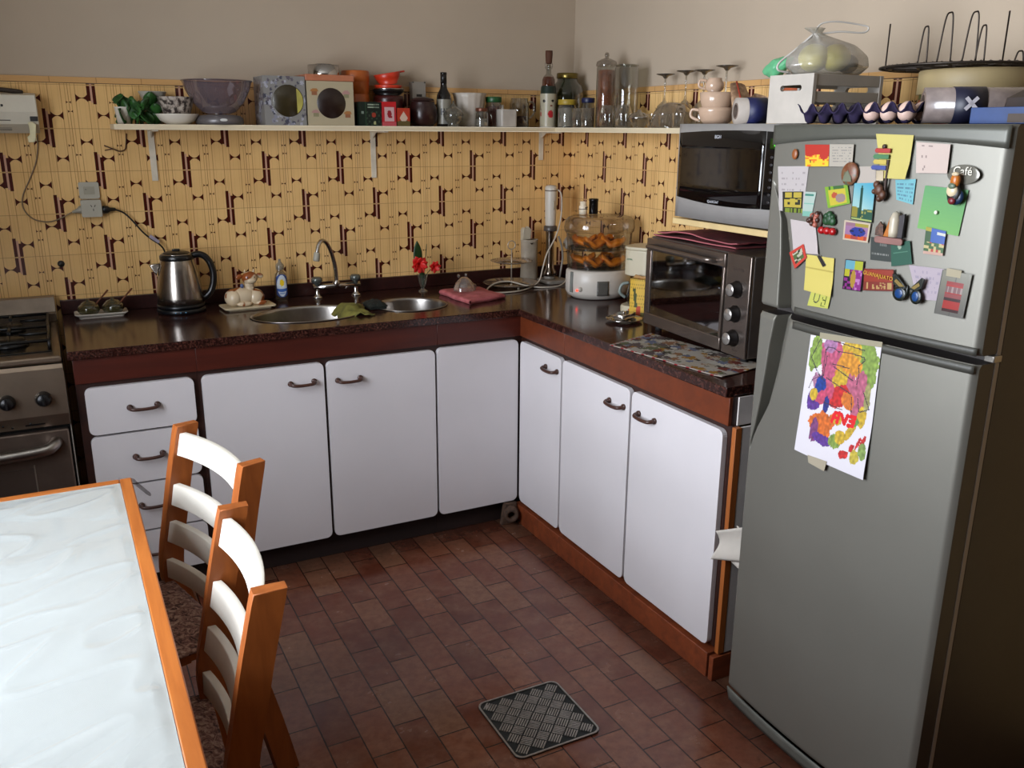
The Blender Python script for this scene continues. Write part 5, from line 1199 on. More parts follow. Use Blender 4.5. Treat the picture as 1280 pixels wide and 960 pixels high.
part_lathe(g, 'bottle_top', [(.022, .210), (.012, .222), (.010, .256), (.012, .260)], jar_g, norm=False)
b = B(); torus_ring(b, (0, 0, .256), .019, .0013, axis='Y'); torus_ring(b, (0, 0, .250), .0115, .0013); obj('wire', b, mat('grey_wire', (.50, .47, .43), .35, .7), g)
part_lathe(g, 'cork', [(0, .262), (.010, .262), (.014, .268), (.0160, .300), (.0155, .316), (0, .317)], mat('cork_brown', (.30, .17, .10), .8, var=.15), 18)
gj = glass('green_jar_glass', (.55, .60, .48), .9, .04, .25, (.22, .23, .16))
g = thing('large_jar', 'big greenish glass jar with a gold lid in the corner of the shelf', 'jar', (-.088, -.100, SZ))
part_lathe(g, 'glass_body', [(0, 0), (.062, 0), (.070, .008), (.073, .05), (.073, .14), (.066, .175), (.046, .195), (.043, .212)], gj, 40, norm=False)
part_lathe(g, 'lid', [(.047, .208), (.048, .210), (.048, .228), (.045, .231), (0, .231)], mat('gold_lid', (.46, .40, .20), .28, .8), 32)
jar('flour_jar', 'glass jar with a mustard yellow lid and white flour in front of the big jar', -.158, -.222, .041, .100, mat('mustard_lid', (.62, .52, .16), .45), .022, mat('flour_white', (.68, .65, .62), .9), .78, 1.06)
jar('small_jar', 'glass jar with a dark blue lid right of the yellow-lidded jar', -.095, -.290, .030, .108, mat('navy_lid', (.06, .09, .24), .4), .020, None, .5, 1.05)
cg = glass('tumbler_glass', (.90, .90, .88), .95, .03, .09, (.55, .50, .45))
def tumbler(label, x, y, r, h):
    return lathe_thing('drinking_glass', label, 'glass', x, y, SZ, [(0, .004), (r*.80, .004), (r*.82, 0), (r*.86, .004), (r, h), (r*.96, h), (r*.82, .008)], cg, norm=False, group='drinking glasses on the right part of the shelf')
tumbler('short straight glass tumbler next to the flour jar', -.165, -.330, .030, .078); tumbler('second short glass tumbler, just left of the clear mug', -.165, -.400, .030, .078); tumbler('glass tumbler at the wall behind the short tumblers', -.070, -.375, .030, .085)
cr_ = thing('tall_jar', 'tall glass jar with brown contents and a knobbed glass lid', 'jar', (-.110, -.448, SZ))
b = B(); b.lathe([(0, .004), (.034, .004), (.034, .225), (0, .228)], seg=30); obj('contents', b, mat('cinnamon_brown', (.55, .28, .13), .7, var=.2, vscale=35), cr_)
part_lathe(cr_, 'glass_body', [(0, 0), (.038, 0), (.040, .004), (.040, .235), (.036, .240)], jar_g, 32, norm=False)
part_lathe(cr_, 'lid', [(.042, .240), (.043, .246), (.040, .258), (.020, .268), (.007, .272), (.010, .282), (.007, .292), (0, .294)], glass('lid_glass', (.80, .78, .74), .95, .03, .2, (.55, .5, .45)), 32, norm=False)
cr_ = thing('tall_jar', 'empty tall glass jar right of the brown-filled one', 'jar', (-.100, -.580, SZ))
part_lathe(cr_, 'glass_body', [(0, 0), (.044, 0), (.047, .004), (.047, .225), (.042, .232), (.043, .240)], jar_g, 32, norm=False)
b = B(); torus_ring(b, (0, 0, .236), .0445, .003, 36); obj('rim', b, jar_g, cr_)
def mug(label, x, y, s=1):
    g = lathe_thing('glass_mug', label, 'mug', x, y, SZ, [(0, .004), (.026*s, .004), (.028*s, 0), (.032*s, .01), (.034*s, .055*s), (.026*s, .082*s), (.022*s, .086*s)], cg, norm=False, group='clear glass mugs on the shelf')
    b = B(); b.tube(spline([(-.020*s, -.020, .070*s), (-.040*s, -.034, .066*s), (-.042*s, -.036, .036*s), (-.026*s, -.022, .020)], 5), .0035, 8); obj('handle', b, cg, g); return g
mug('left one of the two clear glass mugs, in front of the brown-filled jar', -.155, -.535); mug('right one of the two clear glass mugs', -.155, -.650)
g = lathe_thing('sugar_bowl', 'low glass bowl with a chrome band right of the clear mugs', 'bowl', -.150, -.748, SZ, [(0, .0), (.020, 0), (.024, .006), (.036, .022), (.040, .036)], cg, norm=False)
part_lathe(g, 'band', [(.0385, .030), (.0415, .033), (.0415, .038), (.039, .040)], chrome, norm=False); part_lathe(g, 'lid', [(.039, .040), (.030, .052), (.010, .058), (.006, .066), (0, .068)], cg, norm=False)
g = lathe_thing('glass_bowl', 'upturned clear glass salad bowl below the hanging stems', 'bowl', -.105, -.900, SZ, [(.085, .0), (.084, .012), (.072, .055), (.050, .082), (.020, .090), (0, .090)], glass('bowl_glass', (.88, .86, .82), .95, .03, .12, (.6, .53, .45)), norm=False, seg=40)
for k, (x, y) in enumerate(((-.165, -.860), (-.170, -.935), (-.165, -1.010))):
    lathe_thing('shot_glass', ('small glass at the front edge, nearest the chrome-banded bowl', 'small glass at the front edge, middle one before the salad bowl', 'small glass at the front edge, nearest the microwave')[k], 'glass', x, y, SZ, [(0, .004), (.017, .004), (.018, 0), (.020, .004), (.024, .050)], cg, norm=False, group='small glasses in front of the glass bowl')
for k, (x, y, r, h, lab) in enumerate(((-.055, -.775, .035, .197, 'upside-down wine glass farthest left of the four'), (-.050, -.895, .037, .203, 'upside-down wine glass, second from the left'), (-.055, -1.005, .036, .200, 'upside-down wine glass, third from the left'), (-.055, -1.125, .038, .208, 'upside-down wine glass above the microwave, farthest right'))):
    g = thing('wine_glass', lab, 'wine glass', (x, y, SZ), 0, 'upside-down wine glasses on the shelf')
    part_lathe(g, 'cup', [(r*.85, 0), (r*.98, .02), (r, .045), (r*.75, .080), (.006, .100)], cg, norm=False); part_lathe(g, 'glass_stem', [(.006, .100), (.0035, .115), (.0035, h-.020), (.008, h-.008)], cg, 14, norm=False)
    part_lathe(g, 'foot', [(.006, h-.016), (r*.35, h-.008), (r, h-.002), (r, h), (0, h+.001)], glass('foot_glass', (.55, .52, .48), .95, .04, .40, (.32, .29, .26)), norm=False)

# ---------------------------------------------------------------- on the microwave
MZ = 1.6005
cer = mat('cream_glaze', (.72, .61, .52), .18, var=.03)
g = lathe_thing('tea_cup', 'cream ceramic cup on the left corner of the microwave, under another cup', 'cup', -.345, -1.432, MZ, [(0, .002), (.026, .002), (.030, 0), (.046, .014), (.054, .040), (.055, .052)], cer, norm=False, solid=.0025)
b = B(); b.tube(spline([(-.030, .044, .044), (-.045, .062, .046), (-.046, .064, .026), (-.030, .044, .014)], 5), .0045, 8); obj('handle', b, cer, g)
g = lathe_thing('tea_cup', 'cream ceramic cup stacked on the other cream cup', 'cup', -.350, -1.437, MZ+.030, [(0, .002), (.026, .002), (.028, 0), (.041, .016), (.049, .040), (.052, .066)], cer, norm=False, solid=.0025)
g = lathe_thing('milk_jug', 'small cream jug standing on the stacked cups', 'jug', -.345, -1.415, MZ+.0985, [(0, 0), (.018, 0), (.026, .008), (.028, .022), (.020, .034), (.020, .040)], cer, norm=False, solid=.002); 
for s_ in (0,):
    b = B(); b.tube(spline([(-.016, .018, .032), (-.030, .032, .034), (-.032, .034, .016), (-.018, .020, .008)], 5), .004, 8); obj('handle', b, cer, g)
par = NT('parchment'); par.set(Roughness=.8); vv = par.coords(); par.link(par.ramp(par.noise(vv, 40, 5, .7), [(.4, (.50, .38, .28)), (.6, (.70, .58, .46))]), par.b.inputs['Base Color']); par = par.mat
g = thing('paper_cone', 'dry palm-leaf cone with a red seam leaning behind the paper roll', 'paper cone', (-.330, -1.560, MZ)); 
b = B(); M_ = Matrix.Rotation(-.62, 4, 'X') @ Matrix.Rotation(.15, 4, 'Y'); b.at(M_).lathe([(.046, .0), (.042, .05), (.034, .10), (.026, .145)], seg=26, sy=.35); obj('cone', b, par, g, solid=.002, norm=False)
b = B(); b.at(M_).tube([(-.020, -.017, .0), (-.014, -.014, .145)], .0025, 6); obj('seam', b, mat('red_seam', (.62, .20, .12), .6), g)
g = thing('leaf_fan', 'dry beige leaf fan behind the cream cups', 'leaf fan', (-.230, -1.475, MZ))
b = B(); b.grid(lambda u, v: (.02*math.sin(7*u), .05*(.3+v)*(1-2*u)*1.2, .095*v*(1-.25*(2*u-1)**2)), 18, 8); obj('fan', b, par, g, solid=.003)
def roll(name, label, p, dirv, r, rc, L, mouter, mend, sleeve=None, sm=None, cat='roll'):
    d = Vector(dirv).normalized(); g = thing(name, label, cat, p); q = d.to_track_quat('Z', 'Y').to_matrix().to_4x4()
    b = B(); b.at(q).lathe([(rc, 0), (r, 0), (r, L), (rc, L), (rc, 0)], seg=32); obj('paper', b, mouter, g)
    b = B(); b.at(q).lathe([(rc*.8, -.001), (rc*.99, -.001), (rc*.99, L+.001), (rc*.8, L+.001), (rc*.8, -.001)], seg=24); obj('core', b, mend, g)
    if sleeve: b = B(); b.at(q).lathe([(r+.0008, sleeve[0]), (r+.0008, sleeve[1])], seg=32); obj('sleeve', b, sm, g, solid=.001, norm=False)
    return g, q
roll('paper_roll', 'short roll with a dark blue sleeve on the microwave', (-.450, -1.640, MZ+.0375), (.98, -.42, 0), .036, .022, .085, mat('roll_white', (.64, .60, .56), .7), mat('roll_core', (.42, .36, .32), .8), (.028, .083), mat('blue_sleeve', (.07, .09, .26), .5, var=.15, vscale=50))
bu = lathe_thing('bucket', 'small pale bucket with a white hoop handle left of the crate', 'bucket', -.330, -1.742, MZ, [(0, .002), (.042, .002), (.044, 0), (.050, .085), (.053, .090)], mat('bucket_beige', (.58, .53, .47), .5), norm=False, solid=.002)
b = B(); b.tube([(-.02+.055*math.cos(a)*.45, .058*math.cos(a), .080+.062*math.sin(a)) for a in [PI*k/20 for k in range(21)]], .0052, 8); obj('handle', b, mat('hoop_white', (.68, .68, .66), .4, var=0), bu)
b = B(); b.ell((0, 0, .085), (.036, .040, .024), 16, 10); obj('contents', b, mat('orange_packet', (.62, .30, .18), .5, var=.2), bu)
# crate
cw = mat('crate_white', (.68, .65, .61), .6, var=.03); 
cr2 = thing('wooden_crate', 'white slatted crate with a slot handle standing between microwave and fridge', 'crate', (-.500, -1.972, MZ+.0035))
b = B(); 
W_, H_ = .152, .118
def endp(x0, x1):
    b = B(); hole = rrect(.038, .112, .078, .092, .0069, 6); out = rrect(0, W_, 0, H_, .002, 6)
    # bridge outer and inner loops
    n = len(out)
    def ring(pts, x): return [b._v((x, y, z)) for y, z in pts]
    o0, o1, h0, h1 = ring(out, x0), ring(out, x1), ring(hole, x0), ring(hole, x1)
    for k in range(n):
        q = (k+1) % n; b._f([o0[k], o0[q], h0[q], h0[k]]); b._f([o1[q], o1[k], h1[k], h1[q]]); b._f([o0[q], o0[k], o1[k], o1[q]]); b._f([h0[k], h0[q], h1[q], h1[k]])
    return b
for x0 in (0, .232): obj('end_panel', endp(x0, x0+.010), cw, cr2)
for y0 in (.002, W_-.010):
    for z0, z1 in ((.004, .040), (.050, .076), (.090, .1175)):
        b = B(); b.box(.0105, .2315, y0, y0+.008, z0, z1, .001); obj('slat', b, cw, cr2)
b = B(); b.box(.0105, .2315, .0105, W_-.0105, .002, .008); obj('bottom', b, cw, cr2)
# bags
clb = glass('bag_plastic', (.92, .92, .90), .8, .22, .36, (.74, .72, .68)); grb = glass('green_bag', (.60, .88, .74), .7, .3, .65, (.42, .74, .54))
g = thing('plastic_bag', 'clear knotted plastic bag with yellow things inside, on top of the crate', 'plastic bag', (-.385, -1.900, MZ+.1225))
def bagf(u, v):
    a = 2*PI*u; prof = [(.0, .002), (.085, .0), (.105, .020), (.100, .045), (.070, .072), (.030, .088), (.012, .098), (.026, .110)]
    t_ = v*(len(prof)-1); k = min(len(prof)-2, int(t_)); f_ = t_-k; r = prof[k][0]*(1-f_)+prof[k+1][0]*f_; z = prof[k][1]*(1-f_)+prof[k+1][1]*f_
    w = 1+.10*noise.noise(Vector((math.cos(a)*2, math.sin(a)*2, v*4)))+.05*math.sin(11*a+5*v)*smoothstep(.3, .8, v)
    sx = 1.15*w; return (r*math.cos(a)*sx*.95-.055*smoothstep(.45, 1, v), r*math.sin(a)*.80*w-.0*v, z)
b = B(); b.grid(bagf, 60, 36); bmesh.ops.remove_doubles(b.bm, verts=b.bm.verts, dist=.0002); obj('bag_skin', b, clb, g, norm=False)
b = B(); b.tube(spline([(-.055, 0, .098), (-.045, -.01, .120), (-.01, -.03, .125), (.045, -.055, .118), (.060, -.065, .112), (.05, -.06, .100), (.0, -.03, .102), (-.045, 0, .096)], 6), .0022, 6); b.tube(spline([(-.058, .0, .096), (-.085, .03, .06), (-.115, .05, .03), (-.118, .05, .012), (-.09, .04, .006)], 6), .0028, 6); obj('bag_handle', b, mat('bag_white', (.72, .70, .67), .4), g)
yel = mat('yellow_fruit', (.86, .80, .30), .45, var=.1)
for k, (x, y, z, r, lab, m_) in enumerate(((-.050, .0, .040, .038, 'round yellow thing inside the clear bag, left one', yel), (-.006, -.030, .040, .037, 'round yellow thing inside the clear bag, front right one', yel), (.050, -.020, .028, .026, 'grey-blue lump inside the clear bag', mat('grey_blue_lump', (.42, .44, .46), .6)))):
    o = obj('bag_filling', (lambda b: (b.ell((0, 0, 0), (r, r, r*.9), 18, 12), b)[1])(B()), m_, None, (-.385+x, -1.900+y, MZ+.1225+z)); tag(o, lab, 'bag filling', 'things inside the clear bag' if k < 2 else None)
g = thing('green_bag', 'crumpled green plastic bag beside the clear bag, over the bucket', 'plastic bag', (-.385, -1.718, MZ+.1260))
b = B()
def gbag(u, v):
    a = 2*PI*u; r = math.sin(PI*v)**.8; w = 1+.3*noise.noise(Vector((math.cos(a)*1.6, math.sin(a)*1.6, v*5)))
    return (.022*r*math.cos(a)*w-.002+.02*v, .098*(.55-v)+.010*r*math.cos(a), .018+.024*r*math.sin(a)*w+.030*v*v)
b.grid(gbag, 30, 24); bmesh.ops.remove_doubles(b.bm, verts=b.bm.verts, dist=.0002); obj('bag_skin', b, grb, g, norm=False)

# ---------------------------------------------------------------- on the fridge
FZ = 1.6008
pur = mat('purple_pulp', (.115, .07, .20), .85, var=.2, vscale=60, bump=.2)
g = thing('egg_tray', 'purple pulp egg tray along the front edge of the fridge top', 'egg tray', (-.612, -2.040, FZ))
CP = .0445; NX, NY = 3, 7
def trayf(u, v):
    x = u*NX*CP; y = -v*NY*CP; cx = math.cos(2*PI*x/CP); cy = math.cos(2*PI*y/CP)
    z = .024+.013*(cx+cy)/2*1.0+.008*max(0, cx)*max(0, cy); e = min(u, 1-u)*NX*CP; f_ = min(v, 1-v)*NY*CP
    return (x, y, max(.0025, z-.010*(1 if (cx < -.2 and cy < -.2) else 0)))
b = B(); b.grid(trayf, 36, 84);
bmesh.ops.remove_doubles(b.bm, verts=b.bm.verts, dist=.0002); obj('tray', b, pur, g, solid=.0022)
egg_m = mat('egg_shell', (.80, .68, .62), .5, var=.04)
for k, (i, j, lab) in enumerate(((0, 4, 'pale egg in the purple tray, leftmost one'), (0, 5, 'pale egg in the purple tray, second from the left'), (1, 6, 'pale egg in the purple tray, behind the rightmost one'), (0, 6, 'pale egg in the purple tray, next to the film roll'))):
    b = B(); b.lathe([(.0205*math.sin(PI*q/14)*(1-.10*math.cos(PI*q/14)*-1), .026-.026*math.cos(PI*q/14)) for q in range(15)], seg=20)
    o = obj('egg', b, egg_m, None, (-.612+(i+.5)*CP, -2.040-(j+.5)*CP, FZ+.0045)); tag(o, lab, 'egg', 'eggs in the purple tray'); o.scale = (.9, .9, .80)
g, q = roll('film_roll', 'clear-wrapped film roll with a dark blue X label lying behind the blue box', (-.552, -2.335, FZ+.0375), (.75, -.66, 0), .036, .027, .245, mat('film_grey', (.50, .45, .43), .25, .0, var=.12, vscale=30, coat=.5), mat('roll_core'), (.055, .115), mat('navy_label', (.075, .08, .17), .45, var=.1))
b = B()
for a in (.75, -.75):
    R_ = q @ Matrix.Rotation(0, 4, 'Z')
    d_ = Vector((.75, -.66, 0)).normalized(); N_ = Vector((-.66, -.75, 0)).normalized(); M2 = Matrix((d_, -N_, (0, 0, 1))).transposed().to_4x4(); M2.translation = d_*.085+N_*.0385+Vector((0, 0, .003))
    b.at(M2 @ Matrix.Rotation(a, 4, 'Y')).box(-.0036, .0036, -.0006, .0006, -.016, .016)
obj('lettering', b, mat('label_print', (.72, .70, .72), .5, var=0), g)
b = B(); hx = thing('round_box', 'round box with a cream lid and a fruit print below, under the wire rack', 'box', (-.205, -2.205, FZ))
rf = random.Random(21); fr_ = [(rf.random(), .05+.9*rf.random(), .010+.016*rf.random(), rf.choice([(.46, .13, .10), (.14, .22, .10), (.55, .42, .16), (.40, .26, .12), (.20, .26, .12), (.50, .22, .14)])) for _ in range(260)]
def fruitf(u, v):
    for x, y, r, c in fr_:
        if ((u-x)*6)**2+((v-y))**2 < (r*7)**2*.9: return c
    return (.42, .34, .20) if int(u*90) % 2 else (.30, .24, .13)
b.grid(lambda u, v: (.130*math.cos(2*PI*u), .130*math.sin(2*PI*u), .085*(1-v)), 150, 22, paint=fruitf); obj('side', b, painted('print_gloss'), hx)
part_lathe(hx, 'bottom', [(0, .001), (.129, .001)], mat('box_card', (.50, .44, .34), .8), 40)
part_lathe(hx, 'lid', [(.132, .070), (.1335, .071), (.1335, .122), (.131, .125), (0, .126)], mat('box_lid', (.60, .53, .38), .55, var=.03), 64)
wr = mat('dark_wire', (.21, .18, .155), .4, .6, var=.1)
g = thing('wire_rack', 'round twisted-wire rack with upright loops on top of the round box', 'rack', (-.225, -2.172, FZ+.1265)); 
b = B()
for R_ in (.185, .165, .10, .04): torus_ring(b, (0, 0, .006), R_, .0028, 56)
for k in range(56): a = 2*PI*k/56; b.tube([(.165*math.cos(a), .165*math.sin(a), .004), (.175*math.cos(a+.05), .175*math.sin(a+.05), .010), (.185*math.cos(a+.10), .185*math.sin(a+.10), .004)], .0016, 5)
for k in range(8): a = PI*k/8; b.tube([(.165*math.cos(a), .165*math.sin(a), .006), (-.165*math.cos(a), -.165*math.sin(a), .006)], .002, 6)
obj('base_ring', b, wr, g)
for k, (ad_, hh, wd_) in enumerate(((130, .100, .001), (187, .078, .010), (203, .103, .015), (220, .102, .015), (227, .074, .010), (243, .102, .003), (256, .022, .010), (272, .060, .010), (60, .020, .012))):
    a = math.radians(ad_); c_ = Vector((.172*math.cos(a), .172*math.sin(a), .008)); tdir = Vector((-math.sin(a), math.cos(a), 0)); rad = Vector((math.cos(a), math.sin(a), 0))
    tdir = (Vector((.887, -.461, 0)) if wd_ > .003 else Vector((0, 0, 0)))
    P_ = [c_-tdir*wd_]+[c_-tdir*(wd_*.5)+Vector((0, 0, hh*.85))]+[c_+Vector((0, 0, hh))+tdir*(wd_*.1)]+[c_+tdir*(wd_*.6)+Vector((0, 0, hh*.88))]+[c_+tdir*(wd_*1.0)]
    b = B(); b.tube(spline(P_, 6), .0018, 7); obj('loop', b, wr, g)
g = thing('blue_box', 'flat blue cardboard box at the right front corner of the fridge top', 'box', (-.535, -2.545, FZ)); b = B(); b.box(-.07, .10, -.055, .058, 0, .030, .001); obj('carton', b, mat('blue_card', (.10, .22, .42), .5, var=.1), g)
b = B(); b.box(-.0708, -.0702, -.053, -.020, .002, .018); obj('print', b, mat('brown_print', (.25, .19, .14), .6), g)
g = thing('brown_packet', 'dark brown packet lying on the flat blue box', 'packet', (-.50, -2.555, FZ+.0305)); b = B(); b.prism([(-.05, 0), (.06, 0), (.055, .022), (.0, .034), (-.045, .018)], -.04, .04, 'XZ', bev=.003); obj('packet_body', b, mat('packet_brown', (.13, .075, .055), .5, var=.2), g)
# ================================================================ magnets, papers and cards on the fridge door
_layer = [0]
def quadpt(q, u, v):
    y = (q[0][0]*(1-u)+q[1][0]*u)*(1-v)+(q[3][0]*(1-u)+q[2][0]*u)*v
    z = (q[0][1]*(1-u)+q[1][1]*u)*(1-v)+(q[3][1]*(1-u)+q[2][1]*u)*v
    return y, z
def card(name, label, cat, q, paint, nu=24, nv=24, th=.0006, curl=0, lift=None, rough=.6, group=None, top=False):
    """a flat sheet held on the curved door; u runs left to right, v top to bottom as seen from the room"""
    _layer[0] += 1; off = lift if lift is not None else .0012+.00022*_layer[0]
    if q[0][1] > 1.555: off += .0040
    b = B()
    def fn(u, v):
        y, z = quadpt(q, u, v); return (facex(y)-off-curl*(smoothstep(.55, 1, v)*(.3+.7*u)), y, z)
    b.grid(fn, nu, nv, False, paint=paint)
    b.grid(lambda u, v: (lambda p: (p[0]+th, p[1], p[2]))(fn(u, v)), max(2, nu//4), max(2, nv//4), False, paint=lambda u, v: (.7, .68, .64))
    o = obj(name, b, painted('card_print_%d' % int(rough*10), rough)); tag(o, label, cat, group); return o, off
def hsh(*a): return (math.sin(sum(v*k for v, k in zip(a, (12.9898, 78.233, 37.719))))*43758.5453) % 1
def lines(base, ink, n=9, dens=.55, mar=.12, seed=0):
    def f(u, v):
        k = int(v*n*2)
        if mar < u < 1-mar*.8 and mar < v < 1-mar and k % 2 == 0 and hsh(int(u*26), k, seed) < dens: return ink
        return base
    return f
def plain(c): return lambda u, v: c
def mixc(a, b, t): return tuple(x*(1-t)+y*t for x, y in zip(a, b))
paper, cardc = 'paper note', 'card'
# papers first (lowest), then what lies over them
card('paper_note', 'white printed receipt paper at the upper left, held by the yellow picture card', paper, [(-2.028, 1.504), (-2.136, 1.509), (-2.132, 1.405), (-2.047, 1.402)], lines((.64, .61, .60), (.54, .51, .51), 8, .35))
card('picture_card', 'black and yellow lettered picture card over the white paper at the left', cardc, [(-2.054, 1.447), (-2.127, 1.452), (-2.130, 1.403), (-2.061, 1.400)], lambda u, v: (.62, .55, .20) if (.1 < u < .9 and ((.06 < v < .30 and hsh(int(u*9), 1) > .3) or (.34 < v < .74 and hsh(int(u*8), int(v*8), 3) > .35))) else ((.40, .46, .14) if v > .8 and hsh(int(u*14), 7) > .4 else (.12, .12, .07)))
card('small_card', 'narrow pale green striped card right of the yellow lettered card', cardc, [(-2.134, 1.452), (-2.169, 1.453), (-2.161, 1.398), (-2.131, 1.397)], lambda u, v: (.20, .42, .37) if .08 < v < .16 and u < .85 else ((.42, .60, .54) if v > .80 or .45 < v < .52 else (.58, .64, .60)))
card('flyer', 'red and yellow flyer at the top left with a white receipt beside it', 'flyer', [(-2.122, 1.556), (-2.199, 1.557), (-2.202, 1.511), (-2.130, 1.508)], lambda u, v: (.62, .14, .08) if v < .50+.06*math.sin(u*9) else ((.62, .14, .08) if (u-.8)**2+(v-.52)**2 < .03 else ((.30, .20, .08) if (.2 < u < .25 and .7 < v < .85) else ((.78, .40, .10) if hsh(int(u*12), int(v*12)) < .25 else (.78, .66, .14)))))
card('receipt', 'white receipt at the top, right of the red and yellow flyer', 'receipt', [(-2.1995, 1.558), (-2.268, 1.559), (-2.270, 1.513), (-2.204, 1.511)], lines((.60, .57, .52), (.46, .44, .42), 8, .5))
card('paper_note', 'small blank white paper between the stone magnet and the signpost magnet', paper, [(-2.285, 1.514), (-2.329, 1.516), (-2.333, 1.482), (-2.285, 1.476)], plain((.62, .58, .54)))
card('note_sheet', 'tall yellow note sheet at the top behind the signpost magnet', paper, [(-2.323, 1.581), (-2.413, 1.579), (-2.411, 1.494), (-2.350, 1.493)], plain((.70, .65, .36)), curl=.006)
card('paper_note', 'pinkish white handwritten note at the top right of the freezer door', paper, [(-2.421, 1.566), (-2.494, 1.563), (-2.495, 1.509), (-2.429, 1.507)], lambda u, v: (.50, .44, .42) if (.08 < v < .14 and .15 < u < .6 and int(u*40) % 2) or (.42 < v < .5 and .15 < u < .36 and int(u*30) % 2) or (abs(u-.25-(.85-v)*.4) < .02 and .75 < v < .9) else (.71, .64, .60))
card('paper_note', 'light blue handwritten note under the yellow sheet', paper, [(-2.381, 1.491), (-2.428, 1.495), (-2.428, 1.445), (-2.389, 1.452)], lines((.38, .61, .64), (.28, .44, .50), 6, .6, .08))
card('green_sheet', 'square green paper sheet on the right of the freezer door', 'paper sheet', [(-2.450, 1.484), (-2.540, 1.480), (-2.533, 1.393), (-2.445, 1.400)], lambda u, v: mixc((.32, .54, .34), (.40, .60, .32), v), 12, 12)
card('lilac_sheet', 'pale lilac paper behind the butterfly magnet', 'paper sheet', [(-2.438, 1.325), (-2.515, 1.327), (-2.508, 1.263), (-2.466, 1.259)], lines((.62, .57, .60), (.54, .50, .55), 7, .4))
card('folded_paper', 'white folded paper below the berry magnet, held by a red diamond', paper, [(-2.094, 1.386), (-2.177, 1.385), (-2.198, 1.317), (-2.116, 1.310)], plain((.66, .62, .61)), curl=.002)
card('note_sheet', 'yellow note with a black magnet strip, low on the left of the freezer door', paper, [(-2.159, 1.312), (-2.246, 1.314), (-2.251, 1.228), (-2.164, 1.230)], lambda u, v: (.62, .56, .26) if abs(v-.36) < .012 else (.72, .66, .34), curl=.004)
card('coupon', 'small yellow-green coupon tucked under the yellow note', 'coupon', [(-2.190, 1.243), (-2.248, 1.232), (-2.243, 1.200), (-2.179, 1.196)], lambda u, v: (.25, .30, .08) if (.62 < u < .84 and .1 < v < .9 and hsh(int(v*9), int(u*9)) > .35) else ((.20, .22, .16) if abs((u-.35)**2/.02+(v-.45)**2/.10-1) < .28 else (.66, .66, .30)))
card('photo_card', 'yellow-green tilted card with a red and grey print, left of the tower postcard', cardc, [(-2.196, 1.466), (-2.261, 1.475), (-2.274, 1.436), (-2.212, 1.421)], lambda u, v: (.18, .33, .14) if v < .16 and .15 < u < .85 and hsh(int(u*16), 5) > .3 else ((.50, .42, .40) if (u-.62)**2+(v-.62)**2 < .05 else ((.60, .25, .14) if (u-.38)**2+(v-.45)**2 < .02 else ((.66, .60, .16) if .14 < u < .86 and .15 < v < .9 else (.42, .56, .12)))))
def towerf(u, v):
    g = .10, .24, .20
    if u < .03 or u > .97 or v > .97: return (.10, .12, .12)
    if v > .93: return (.55, .60, .35)
    if abs(u-.42) < .055 and v > .12 and not (v > .9): return g
    if abs(u-.42) < .03 and v > .06: return g
    if v > .62+.1*hsh(int(u*9), 2): return (.48, .45, .18) if u < .3 and v < .92 else ((.14, .28, .22) if hsh(int(u*16), int(v*20)) > .2 else (.52, .50, .26))
    return mixc((.15, .50, .62), (.52, .66, .66), min(1, .3+v-.4*u+.3))
card('postcard', 'postcard of a dark clock tower against a blue sky', 'postcard', [(-2.278, 1.479), (-2.336, 1.483), (-2.338, 1.400), (-2.280, 1.403)], towerf, 34, 46, rough=.35)
def photof(u, v):
    if min(u, 1-u) < .05 or min(v, 1-v) < .07: return (.68, .62, .54)
    if v < .25: return (.55, .50, .20) if u > .45 else (.50, .36, .42)
    if (u-.56)**2/.09+(v-.52)**2/.06 < 1: return (.13, .18, .46) if hsh(int(u*12), int(v*9)) > .15 else (.10, .10, .2)
    if v > .72: return (.70, .30, .12) if hsh(int(u*10), 4) > .3 else (.55, .22, .2)
    return (.52, .38, .50)
card('photo_card', 'framed bright card with a blue shape, below the tower postcard', cardc, [(-2.264, 1.400), (-2.335, 1.399), (-2.333, 1.358), (-2.265, 1.358)], photof, 32, 24, rough=.35, th=.002)
def comicf(u, v):
    if min(u, 1-u) < .03 or min(v, 1-v) < .02: return (.16, .10, .15)
    if (u-.52)**2/.018+(v-.62)**2/.09 < 1: return (.58, .46, .18)
    if v < .32: return (.35, .55, .60) if u < .55 else (.58, .60, .18)
    if v < .55 and u < .3: return (.60, .58, .14)
    return (.46, .14, .42) if hsh(int(u*9), int(v*10)) > .35 else ((.62, .40, .60) if u > .6 else (.14, .08, .14))
card('comic_card', 'purple and yellow comic-style card left of the wooden sign magnet', cardc, [(-2.279, 1.317), (-2.330, 1.319), (-2.330, 1.253), (-2.279, 1.251)], comicf, 26, 38, rough=.35)
card('business_card', 'dark grey business card tucked behind the green one', cardc, [(-2.340, 1.372), (-2.395, 1.370), (-2.397, 1.326), (-2.345, 1.324)], lambda u, v: (.42, .42, .40) if (.66 < v < .74 and .08 < u < .9 and int(u*34) % 3) or (.2 < v < .32 and .4 < u < .75 and int(u*30) % 2) else (.16, .18, .165), 30, 24)
card('business_card', 'dark green business card with a pale oval emblem', cardc, [(-2.391, 1.364), (-2.434, 1.374), (-2.446, 1.328), (-2.399, 1.317)], lambda u, v: (.52, .58, .50) if ((u-.45)**2/.008+(v-.20)**2/.014 < 1) else ((.25, .42, .34) if .42 < v < .46 and .1 < u < .85 else (.08, .28, .21)), 26, 26)
